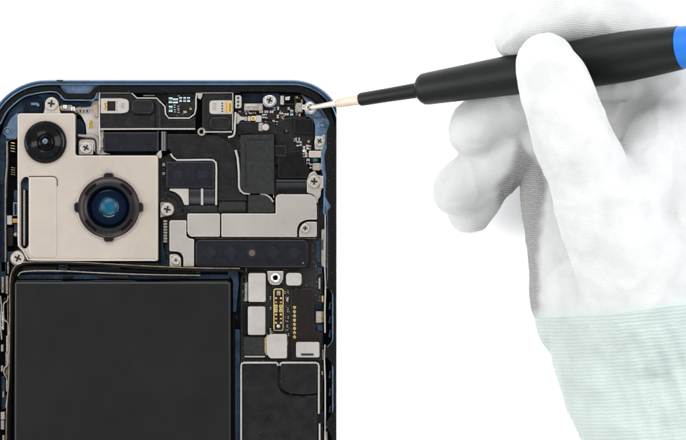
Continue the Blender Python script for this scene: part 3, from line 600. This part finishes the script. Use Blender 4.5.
# steel shields
def shield(poly, z1=24, m='steel', name='shield', b=.5, p=phone, z0=14, holes=()):
    return plate(name, poly, z0, z1, m, p, b=b, holes=holes)
plate('shield_gasket', rounded([(167.4, 218), (186, 212), (318.6, 194), (319.4, 240), (312, 244), (312, 270), (196, 271), (167, 269)], 2), 13, 18, 'chip', phone)
shield(rounded([(169.4, 220.4, 2), (186.2, 220.4, 1), (186.2, 236, 1), (189, 238.6, 2), (193.8, 239.2, 1), (193.8, 266.6, 1), (183.4, 266.6, 1), (183.4, 258, 1), (181, 252.6, 3), (176, 251.4, 2), (169.4, 251.2, 1)], 1))
shield(rounded([(169.6, 254.4), (177, 254.4, 2), (180.6, 258, 2), (180.8, 266.6), (169.6, 266.6)], 1), 23)
screw(175.8, 260.2, 4.2, 25.6, -90, kind='tri')
shield(rounded([(187.4, 213.6), (219.8, 213.6), (219.8, 236.6), (190, 236.6, 4), (187.4, 233, 4)], 1.6), 24.6)
shield(rounded([(221.4, 213.6, 1), (275.6, 213.6, .4), (275.8, 196.4, 2), (278.6, 194.4, 2), (311, 194.4, 3), (315.4, 198, 2), (316.8, 206, 1), (317, 219.4, .8), (306, 219.6, 3), (299.4, 222.6, 4), (297, 229, 2), (297, 236.8, .5), (221.4, 236.8, 1)], 1), 24.6)
shield(rounded([(299.2, 230, 3), (301.4, 224.6, 4), (307, 221.8, 2), (316.8, 221.8, 1), (316.8, 236.8, 1.6), (299.2, 236.8, .6)], 1), 23.8)
screw(305.2, 228.2, 4.2, 26.4, 5)
plate('shield_seam', ribbon([(196, 238.2), (297, 238), (316, 238.4)], .8), 14, 20, 'dull_gold', phone, b=.1)
# black bar with faint printed diamonds
bar = plate('ink_bar', rect(195.4, 239.8, 308, 267.2, 5.5), 14, 24, 'slate', phone, b=.9)
lab(bar, 'slate black rounded bar cover with faint diamond marks')
for i in range(5):
    cx = 209.6+21.2*i
    plate('diamond_mark', rounded([(cx-7.4, 252.6), (cx, 245.2), (cx+7.4, 252.6), (cx, 260)], 1), 23.6, 24.25, 'slate2', bar, b=.05)
plate('sensor_dot', circ(252, 253, 3.2, 20), 23.6, 24.5, 'brown', bar, b=.05)
plate('gold_dot', circ(303, 263, .8, 10), 23.6, 24.5, 'gold', bar, b=.05)

# lower right board
shield(rect(248.2, 273.2, 265.6, 302, 2), 24, 'white')
shield(rect(247.8, 306.6, 265.2, 335, 2), 24, 'white')
plates('shield_side', [(rounded([(244.6, 283), (247.4, 282), (247.2, 301), (244.4, 302)], .5), 14, 20, .4, 0)], ['tan'], phone)
plates('shield_side', [(rounded([(241.4, 304), (246.6, 303), (246.8, 336), (241.6, 335)], .8), 14, 19, .5, 0), (ribbon([(245.8, 268), (245.8, 282)], .9), 14, 18.6, .2, 1)], ['black', 'tan'], phone)
shield(rounded([(267.2, 271.2, .5), (283.2, 271.2, .5), (283, 279.6, 2), (279.6, 285, 4), (270.6, 285, 4), (267.6, 280, 2)], 1), 21, 'steel', name='standoff_plate', holes=[circ(275.3, 277.8, 3, 24)])
lathe('standoff', 275.3, 277.8, [(4.6, 21), (4.4, 22.8), (3.6, 23.2), (3.2, 22.4), (2.6, 22.2), (2.4, 16), (0, 15.6)], ['bright', 'slot'], phone, 28, mis=[0, 0, 0, 0, 1, 1])
plates('solder_dots', [(circ(275.3+6.6*math.cos(R(a)), 277.6+6.2*math.sin(R(a)), .5, 8), 20.8, 21.6, .1, 0) for a in range(0, 360, 30) if not 225 < a < 315], ['white'], phone)
shield(rect(286, 273, 301.6, 285.6, 3.6), 23.4, 'white')
cn = plate('battery_connector', rect(273.4, 288.8, 283.4, 331.2, 2), 14, 20, 'gold', phone, b=.5)
plate('connector_core', rect(274.4, 289.8, 282.4, 330.2, 1.5), 19, 20.4, 'chip', cn, b=.2)
plates('connector_cap', [(rect(276.6, 291, 280.4, 295.6, .6), 20, 22, .4, 0)], ['tan'], cn)
for k in range(7):
    yy = 298.4+4.1*k
    big = k in (2, 3)
    for sx in (276, 280.8):
        plate('connector_pin', rect(sx-(1.5 if big else 1.0), yy-(1.7 if big else .8), sx+(1.5 if big else 1.0), yy+(1.7 if big else .8), .4), 20, 22 if big else 21.2, 'gold' if k % 2 == 0 or big else 'amber', cn, b=.3)
lathe('solder_blob', 278.4, 326.4, [(2, 20), (1.7, 21.6), (.8, 22.4), (0, 22.5)], 'bright', cn, 12)
ch = plate('power_chip', rounded([(290.8, 289.2, 2), (313.4, 289.2, 2), (314, 322), (314.8, 331, 2), (321, 333, 2), (321, 351, 1), (322, 360), (290.8, 360)], 1.2), 14, 19, 'chip', phone, b=.5)
for k in range(8): plate('gold_pad', circ(294.4, 307.7+4.23*k, 1.5, 16), 18.6, 19.5, 'gold', ch, b=.3)
sh4 = shield(rounded([(266.4, 337, 3), (270.4, 334.2, 2), (287, 334.2, 2), (287, 358.4, 2), (270, 358.6, 2), (266.6, 354, 3)], 2), 23.6, 'white')
plate('gold_edge', ribbon([(266.6, 355), (265.6, 352), (265.6, 339), (268.4, 335)], 1.6), 14, 22, 'gold', sh4, b=.3)
shield(rounded([(296, 342.2), (319.4, 342.2), (319.6, 357.6), (296, 357.6)], 2), 23, 'white')
plate('shield_slot', rect(301, 353.6, 313.6, 355.8, .4), 22, 23.3, 'slot', phone, b=.1)
plate('black_can', rect(243.4, 337, 265, 355.4, 1), 14, 21.6, 'tape2', phone, b=.8)
plate('can_foot', ribbon([(244.4, 356.8), (264.8, 356.8)], 1.5), 14, 20, 'steel', phone, b=.3)
random.seed(5)
for k in range(13):
    x, y = random.uniform(268, 289), random.uniform(286, 334)
    if 272 < x < 284.6: x = 286.6 if x > 278 else 270.2
    smd(x, y, 2.4, 1.3, 15, 1.8, random.choice(['slate', 'tan', 'chip']), 'steel', random.random() < .6)
for k in range(6): smd(242.6+random.random(), 284+k*8, 2.4, 1.3, 15, 1.8, 'slate', 'tan')
for k in range(7): smd(287.8+random.uniform(-.6, .6), 292+k*8.6, 2.4, 1.2, 15, 1.8, 'slate', 'steel')

# framed black covers at the bottom
cov = plate('large_cover', rounded([(242.4, 364.4, 2), (277, 364.4, 1), (277, 386, 1), (280, 392.4, 3), (288, 395.4, 4), (300, 396.6), (317, 395.6), (317.4, 690, 2), (242.4, 690, 2)], 1), 14, 20, 'tape', phone, b=.6)
plate('small_cover', rounded([(280.6, 364.6, 2), (317, 364.6, 2), (317, 393.6, 1), (302, 394.6), (290, 393.8), (283.6, 390.6, 2), (280.8, 385, 2)], 1), 14, 20.4, 'tape', phone, b=.6)
plate('cover_frame', ribbon([(241, 690), (241, 366.6), (241.4, 364), (243.8, 363), (276, 363), (277.4, 363.8), (277.8, 366)], 1.7), 14, 21.6, 'steel', phone, b=.4)
plate('cover_frame', ribbon([(280, 366), (280.4, 363.8), (282, 363), (315.8, 363), (318, 364), (318.8, 366.6), (318.8, 414)], 1.7), 14, 21.6, 'steel', phone, b=.4)
plate('cover_frame', ribbon([(319.6, 424), (319.6, 690)], 1.7), 14, 21.6, 'steel', phone, b=.4)
plates('cover_crinkle', [(ribbon([(246.4, 366), (246.4, 680)], .5), 20, 20.5, .1, 0), (smooth_ribbon([(284, 393), (290, 396.4), (296, 395.2), (302, 396.8), (308, 394.8), (313, 395.4)], .7), 20, 20.8, .1, 1)], ['slate2', 'void'], phone)

# right-hand rail
plate('side_channel', rect(318.8, 240, 326.4, 700), 8, 11.6, 'void', phone, b=0)
plate('channel_plate', rounded([(321.4, 230), (326.4, 228), (326.4, 268), (321.4, 266)], 1), 11, 21, 'tan', phone)
plate('blue_insert', rounded([(315.8, 240), (321, 238), (321, 262), (317, 262)], 1), 11, 17, 'blue', phone)
plates('channel_strip', [(ribbon([(325.2, 206), (325.4, 236), (324.6, 262), (325.6, 285), (324.8, 310), (325, 333)], 1.5), 14, 22, .4, 0)], ['white'], phone)
plates('channel_strip', [(ribbon([(325, 345), (324.4, 360), (325.2, 382), (325.2, 700)], 1.4), 14, 22, .4, 0)], ['white'], phone)
for x0, y0, x1, y1, z1, m in ((317.6, 268, 322, 274, 18, 'blue'), (318.6, 278, 320.4, 289, 19, 'tan'), (320.4, 281, 322.6, 294, 17, 'lens_ring'), (315.6, 304, 321.6, 310, 17, 'blue_dark'), (316, 311.6, 321.6, 323, 20, 'tan'), (321.6, 312, 323.4, 322, 18, 'gold'), (317.4, 324.4, 322.6, 331, 17, 'blue'), (322, 350, 323.6, 360, 17, 'tan'), (321.4, 395, 323.2, 404, 18, 'blue_dark'), (321.2, 366, 323.4, 380, 18, 'chip'), (321.4, 372, 323, 375, 19, 'gold'), (322, 296, 323.6, 302, 19, 'gold'), (321.6, 240, 323, 250, 22, 'lens_ring'), (324.2, 432, 327.4, 441, 21, 'tan'), (320.6, 412, 323.6, 424, 18, 'blue_dark')):
    plate('side_contact', rect(x0, y0, x1, y1, .6), 11, z1, m, phone, b=.4)

# ------------------------------------------------------------------ screwdriver
def U(px, py, z):
    """a point whose height z (picture pixels over the table) is known and that the photo shows at px, py"""
    s = (H+ZR-z/100)/H
    return Vector(((px-343)/100*s, (220-py)/100*s, z/100))
def us(z): return (H+ZR-z/100)/H/100
TIP = U(311.2, 107.4, 26.4); END = U(675, 48.5, 205)
drv = bpy.data.objects.new('screwdriver', None); col.objects.link(drv); drv.location = TIP; drv.empty_display_size = .2
lab(drv, 'black screwdriver with blue cap, its thin tip set on a screw at the phone corner', 'screwdriver')
AX = (END-TIP); ALEN = AX.length; AX.normalize()
e1 = AX.cross(Vector((0, 0, 1))).normalized(); e2 = AX.cross(e1)
def axpos(px):                                    # distance along the axis where the picture shows column px
    lo_, hi_ = -1.0, 12.0
    for _ in range(50):
        m_ = (lo_+hi_)/2; p = TIP+AX*m_; x = 343+p.x*100*H/(H+ZR-p.z)
        if x < px: lo_ = m_
        else: hi_ = m_
    return lo_
def drv_part(name, prof, m, n=40, angle=30, facets=None):
    bm = bmesh.new(); rows = []
    for px, r in prof:
        t = axpos(px); c = TIP+AX*t; rr = r*us(c.z*100)
        rows.append([bm.verts.new(c+(e1*math.cos(2*math.pi*k/n)+e2*math.sin(2*math.pi*k/n))*max(rr, .0005)) for k in range(n)])
    for A, B in zip(rows, rows[1:]):
        for k in range(n): bm.faces.new((A[k], A[(k+1) % n], B[(k+1) % n], B[k]))
    bm.faces.new(rows[0][::-1]); bm.faces.new(rows[-1])
    return finish(bm, name, m, drv, TIP, angle)
drv_part('blade', [(309.6, .9), (311, 1.6), (313, 2.1), (316, 2.3), (337, 3.0)], 'shaft')
drv_part('collar', [(335.8, 2.6), (338, 4.4), (343, 4.9), (360.8, 5.2), (361.6, 4.6)], 'blush')
drv_part('chuck', [(359.6, 5), (360.2, 6.2), (362, 6.8), (390, 7.1), (418, 7.8), (422, 8)], 'grip')
hd = drv_part('handle', [(417.6, 8.4), (418.4, 10), (421, 13.6), (423.6, 15.6), (427, 16.2), (470, 18.2), (514, 20.4), (550, 22.6), (580, 24.4), (600, 25.2), (625, 25.4), (650, 24.2), (668, 22.9), (680.6, 22.0), (681, 21)], 'grip')
drv_part('cap', [(680.4, 20.4), (681.2, 21.4), (694, 21), (740, 20.6), (800, 20.6), (806, 18), (808, 12)], 'bluecap')

# ------------------------------------------------------------------ gloved hand
def add_chain(bm, pts, n=20, sub=6):
    """pts: (px, py, z, r[, flat]) -> closed smooth tube with round ends"""
    ctr = catmull([U(*p[:3]) for p in pts], sub)
    rad = catmull([(p[3]*us(p[2]), (p[4] if len(p) > 4 else 1.0)) for p in pts], sub)
    rows = []; m = len(ctr)
    def ringat(c, t, r, fl):
        t = t.normalized(); up = Vector((0, 0, 1)); a = t.cross(up)
        if a.length < .15: a = t.cross(Vector((1, 0, 0)))
        a.normalize(); b = t.cross(a).normalized()
        return [bm.verts.new(c+(a*math.cos(2*math.pi*k/n)+b*math.sin(2*math.pi*k/n)*fl)*r) for k in range(n)]
    t0 = (ctr[1]-ctr[0]).normalized(); r0, f0 = rad[0]
    for k in range(5):
        a = math.pi/2*(1-k/5); rows.append(ringat(ctr[0]-t0*r0*math.sin(a), t0, max(r0*math.cos(a), r0*.05), f0))
    for i in range(m):
        t = ctr[min(i+1, m-1)]-ctr[max(i-1, 0)]; rows.append(ringat(ctr[i], t, rad[i][0], rad[i][1]))
    t1 = (ctr[-1]-ctr[-2]).normalized(); r1, f1 = rad[-1]
    for k in range(1, 6):
        a = math.pi/2*k/5; rows.append(ringat(ctr[-1]+t1*r1*math.sin(a), t1, max(r1*math.cos(a), r1*.05), f1))
    for A, B in zip(rows, rows[1:]):
        for k in range(n): bm.faces.new((A[k], A[(k+1) % n], B[(k+1) % n], B[k]))
    bm.faces.new(rows[0][::-1]); bm.faces.new(rows[-1])
bm = bmesh.new()
chains = [
    # index finger hooked over the handle
    [(672, 92, 120, 34), (650, 46, 128, 36), (618, 22, 136, 33), (580, 14, 142, 30), (545, 22, 142, 28), (520, 30, 134, 26.5), (517, 38, 112, 23)],
    # thumb pressed on the handle
    [(545.5, 64.5, 190, 31.5), (554, 85, 204, 37.2), (563, 111, 210, 39), (573, 138, 206, 40), (586, 168, 198, 40), (604, 210, 186, 48), (628, 262, 168, 56), (650, 330, 140, 62)],
    # middle finger
    [(640, 100, 84, 34), (590, 84, 82, 28), (530, 92, 80, 26), (496, 108, 76, 27), (475, 128, 70, 27.5), (480, 136, 60, 25)],
    # ring finger
    [(640, 130, 66, 32), (585, 118, 62, 27), (530, 140, 60, 25), (490, 166, 56, 25), (458, 188, 50, 26), (461, 193, 44, 24)],
    # little finger
    [(620, 160, 50, 30), (570, 144, 44, 24), (528, 156, 40, 20), (496, 182, 36, 18), (482, 200, 34, 20), (470, 213, 32, 21.5)],
    # palm rays and heel of the hand
    [(656, 66, 108, 32), (668, 130, 112, 52), (672, 210, 116, 66), (668, 300, 112, 74)],
    [(640, 110, 74, 34), (640, 180, 84, 50), (632, 250, 92, 62), (640, 330, 98, 72)],
    [(600, 140, 52, 30), (580, 190, 60, 40), (574, 250, 66, 46), (584, 320, 74, 48)],
    [(556, 150, 48, 24), (548, 190, 56, 28), (560, 240, 60, 35), (575, 300, 66, 44)],
    # web between thumb and index finger
    [(600, 90, 128, 12), (636, 85, 130, 16), (664, 84, 124, 24)],
    [(632, 200, 166, 42), (652, 152, 148, 36), (676, 116, 124, 34)],
    # wrist and forearm
    [(612, 290, 92, 70), (628, 340, 96, 78), (648, 384, 98, 84), (672, 430, 100, 88), (710, 510, 104, 94), (770, 640, 110, 104)],
    [(672, 290, 108, 80), (700, 380, 104, 88), (740, 460, 106, 92), (800, 620, 112, 100)],
]
for c in chains: add_chain(bm, c)
bmesh.ops.recalc_face_normals(bm, faces=bm.faces)
tmp = bpy.data.meshes.new('hand_raw'); bm.to_mesh(tmp); bm.free()
raw = bpy.data.objects.new('hand_raw', tmp); col.objects.link(raw)
md = raw.modifiers.new('r', 'REMESH'); md.mode = 'VOXEL'; md.voxel_size = .024; md.use_smooth_shade = True
ms = raw.modifiers.new('s', 'SMOOTH'); ms.iterations = 16; ms.factor = .6
dg = bpy.context.evaluated_depsgraph_get(); ev = raw.evaluated_get(dg)
hand_me = bpy.data.meshes.new_from_object(ev)
bpy.data.objects.remove(raw, do_unlink=True); bpy.data.meshes.remove(tmp)

def pix(co): k = H/(H+ZR-co.z); return 343+co.x*100*k, 220-co.y*100*k
def sstep(a, b, x):
    t = min(1, max(0, (x-a)/(b-a))); return t*t*(3-2*t)
HO = U(630, 300, 0)
CREASE = [(522, 112, 545, 118, 3, 1.2), (575, 128, 606, 118, 3.5, 1.0), (520, 120, 560, 127, 2.6, .8), (547, 176, 580, 190, 5, 1.4), (600, 160, 640, 210, 6, -1.2), (560, 215, 630, 330, 7, -1.2), (548, 235, 600, 330, 6, 1.0), (640, 150, 676, 132, 4, 1.3), (630, 172, 680, 168, 5, .9), (450, 150, 500, 140, 3, .8), (436, 206, 480, 196, 3, .7), (505, 128, 520, 140, 3, .8), (590, 20, 600, -6, 5, .9), (530, 4, 536, 40, 4, .7)]
hbm = bmesh.new(); hbm.from_mesh(hand_me); hbm.normal_update()
for v in hbm.verts:      # soft folds of loose fabric
    p = v.co
    a = noise.noise(Vector((p.x*2.2, p.y*2.2, p.z*2.2)))*.022
    b = noise.noise(Vector((p.x*6+9, p.y*4.4, p.z*5)))*.007
    e = 1-abs(noise.noise(Vector((p.x*3.1+4, p.y*2.3, p.z*2.6))))*2      # ridged wrinkles
    x_, y_ = pix(p); cr = 0
    for (ax, ay, bx, by, wd, dp) in CREASE:
        dx, dy = bx-ax, by-ay; t = max(0, min(1, ((x_-ax)*dx+(y_-ay)*dy)/(dx*dx+dy*dy)))
        dd = math.hypot(x_-ax-dx*t, (y_-ay-dy*t)); cr += dp*math.exp(-(dd/wd)**2)*(1-.6*abs(2*t-1))
    v.co = p+v.normal*(a+b+.012*max(0, e)**3-cr*(.01 if v.normal.z > .1 else 0))
    if v.co.z < .012: v.co.z = .012
hbm.normal_update()
cut_pts = (U(535, 319, 100), U(686, 300, 100))
cd = (cut_pts[1]-cut_pts[0]); cn_ = Vector((cd.y, -cd.x, 0)).normalized()      # towards the forearm
hand = bpy.data.objects.new('gloved_hand', None); col.objects.link(hand); hand.location = HO; hand.empty_display_size = .3
lab(hand, 'hand in a white knitted work glove with mint cuff, pinching the screwdriver handle', 'gloved hand')
def half(keep_arm, grow):
    b2 = hbm.copy()
    r = bmesh.ops.bisect_plane(b2, geom=b2.verts[:]+b2.edges[:]+b2.faces[:], plane_co=cut_pts[0], plane_no=cn_, clear_outer=not keep_arm, clear_inner=keep_arm)
    if grow:
        b2.normal_update()
        for v in b2.verts:
            d = (v.co-cut_pts[0]).dot(cn_)
            v.co += v.normal*(grow*sstep(-.01, .05, d)+.002*math.sin(d*95+3*noise.noise(v.co*2))*sstep(.02, .1, d))
            q = (v.co.x-cut_pts[0].x)*.93+(v.co.y-cut_pts[0].y)*.36      # slanting folds across the cuff
            v.co += v.normal*.013*math.sin(q*40+2*noise.noise(v.co*1.4))*sstep(.05, .3, d)*sstep(.35, .6, q)*(1-sstep(1.1, 1.5, q))
    return b2
def to_obj(b2, name, m):
    for v in b2.verts: v.co -= HO
    me = bpy.data.meshes.new(name); b2.to_mesh(me); b2.free()
    for f in me.polygons: f.use_smooth = True
    me.materials.append(m); o = bpy.data.objects.new(name, me); col.objects.link(o); o.parent = hand
    return o
def fabric(name, c, grey=None, xw=.5, rib=60, strength=.5, mintc=None):
    m = bpy.data.materials.new(name); m.use_nodes = True; nt = m.node_tree; N = nt.nodes; L = nt.links; b = N['Principled BSDF']
    b.inputs['Roughness'].default_value = .9; b.inputs['Specular IOR Level'].default_value = .1
    b.inputs['Sheen Weight'].default_value = .15
    b.inputs['Subsurface Weight'].default_value = .0
    tc = N.new('ShaderNodeTexCoord')
    mp = N.new('ShaderNodeMapping'); mp.inputs['Rotation'].default_value = (0, 0, R(-5 if grey is None else 6)); L.new(tc.outputs['Object'], mp.inputs['Vector'])
    wv = N.new('ShaderNodeTexWave'); wv.bands_direction = 'Y'; wv.inputs['Scale'].default_value = rib; wv.inputs['Distortion'].default_value = 4 if grey else 2
    wv.inputs['Detail'].default_value = 2; wv.inputs['Detail Scale'].default_value = 2; L.new(mp.outputs[0], wv.inputs['Vector'])
    wx = N.new('ShaderNodeTexWave'); wx.bands_direction = 'X'; wx.inputs['Scale'].default_value = rib*1.15; wx.inputs['Distortion'].default_value = 5; L.new(mp.outputs[0], wx.inputs['Vector'])
    ns = N.new('ShaderNodeTexNoise'); ns.inputs['Scale'].default_value = 22; ns.inputs['Detail'].default_value = 6; L.new(tc.outputs['Object'], ns.inputs['Vector'])
    mul = N.new('ShaderNodeMath'); mul.operation = 'MULTIPLY_ADD'; mul.inputs[1].default_value = xw; L.new(wx.outputs['Fac'], mul.inputs[0]); L.new(wv.outputs['Fac'], mul.inputs[2])
    mix = N.new('ShaderNodeMix'); mix.data_type = 'RGBA'; mix.inputs[6].default_value = (*[v*.86 for v in c], 1); mix.inputs[7].default_value = (*c, 1)
    mrr = N.new('ShaderNodeMapRange'); mrr.inputs[2].default_value = 1.2; mrr.inputs[3].default_value = .0 if grey is None else .75; L.new(mul.outputs[0], mrr.inputs[0]); L.new(mrr.outputs[0], mix.inputs[0])
    bl = N.new('ShaderNodeTexNoise'); bl.inputs['Scale'].default_value = 3.2; bl.inputs['Detail'].default_value = 4; L.new(tc.outputs['Object'], bl.inputs['Vector'])
    br = N.new('ShaderNodeMapRange'); br.inputs[1].default_value = .35; br.inputs[2].default_value = .62; br.inputs[3].default_value = .90; br.inputs[4].default_value = 1.02; L.new(bl.outputs['Fac'], br.inputs[0])
    ms_ = N.new('ShaderNodeMix'); ms_.data_type = 'RGBA'; ms_.blend_type = 'MULTIPLY'; ms_.inputs[0].default_value = 1
    L.new(mix.outputs[2], ms_.inputs[6]); L.new(br.outputs[0], ms_.inputs[7])
    last = mix = ms_
    at = N.new('ShaderNodeAttribute'); at.attribute_name = 'knit'
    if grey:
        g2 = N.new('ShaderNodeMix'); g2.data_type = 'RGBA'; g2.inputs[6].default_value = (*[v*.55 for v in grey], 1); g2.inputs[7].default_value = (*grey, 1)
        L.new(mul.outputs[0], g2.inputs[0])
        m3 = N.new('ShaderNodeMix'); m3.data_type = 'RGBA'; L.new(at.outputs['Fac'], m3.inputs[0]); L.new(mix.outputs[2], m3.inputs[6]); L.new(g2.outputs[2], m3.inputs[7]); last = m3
    L.new(last.outputs[2], b.inputs['Base Color'])
    bp = N.new('ShaderNodeBump'); bp.inputs['Distance'].default_value = .012
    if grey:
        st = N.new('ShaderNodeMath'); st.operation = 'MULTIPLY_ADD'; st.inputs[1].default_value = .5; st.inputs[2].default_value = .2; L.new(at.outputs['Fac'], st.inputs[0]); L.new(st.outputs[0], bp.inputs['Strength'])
    else: bp.inputs['Strength'].default_value = strength
    ad = N.new('ShaderNodeMath'); ad.operation = 'MULTIPLY_ADD'; ad.inputs[1].default_value = .6; L.new(ns.outputs['Fac'], ad.inputs[0]); L.new(mul.outputs[0], ad.inputs[2])
    L.new(ad.outputs[0], bp.inputs['Height']); L.new(bp.outputs[0], b.inputs['Normal'])
    if mintc:
        am = N.new('ShaderNodeAttribute'); am.attribute_name = 'mint'
        m4 = N.new('ShaderNodeMix'); m4.data_type = 'RGBA'; L.new(am.outputs['Fac'], m4.inputs[0]); L.new(last.outputs[2], m4.inputs[6]); m4.inputs[7].default_value = (*mintc, 1)
        L.new(m4.outputs[2], b.inputs['Base Color'])
    return m
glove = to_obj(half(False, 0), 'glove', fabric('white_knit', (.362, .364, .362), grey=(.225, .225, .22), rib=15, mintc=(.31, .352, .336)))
cuff = to_obj(half(True, .003), 'cuff', fabric('mint_knit', (.31, .352, .336), xw=.12, rib=9, strength=.36))
lab(cuff, 'mint green ribbed knit cuff of the glove')
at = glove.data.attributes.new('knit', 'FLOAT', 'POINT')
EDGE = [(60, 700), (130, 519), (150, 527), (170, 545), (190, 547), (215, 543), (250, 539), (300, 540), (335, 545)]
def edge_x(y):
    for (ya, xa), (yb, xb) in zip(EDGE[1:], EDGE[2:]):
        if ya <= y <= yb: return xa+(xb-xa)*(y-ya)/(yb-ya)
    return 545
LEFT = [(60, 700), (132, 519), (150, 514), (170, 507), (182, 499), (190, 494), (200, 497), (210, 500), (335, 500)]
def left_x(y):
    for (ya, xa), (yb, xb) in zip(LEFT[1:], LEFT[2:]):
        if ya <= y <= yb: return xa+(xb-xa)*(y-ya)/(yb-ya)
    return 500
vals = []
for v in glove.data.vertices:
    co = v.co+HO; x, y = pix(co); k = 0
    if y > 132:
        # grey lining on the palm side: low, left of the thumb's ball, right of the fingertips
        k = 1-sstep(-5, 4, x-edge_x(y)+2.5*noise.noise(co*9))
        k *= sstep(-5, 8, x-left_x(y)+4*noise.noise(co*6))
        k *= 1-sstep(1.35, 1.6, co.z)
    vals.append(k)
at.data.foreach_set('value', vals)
am = glove.data.attributes.new('mint', 'FLOAT', 'POINT')
am.data.foreach_set('value', [sstep(-.10, .0, ((v.co+HO)-cut_pts[0]).dot(cn_)+.05*noise.noise(v.co*3))*.85 for v in glove.data.vertices])
hbm.free()
for m_ in (hand_me,): bpy.data.meshes.remove(m_)
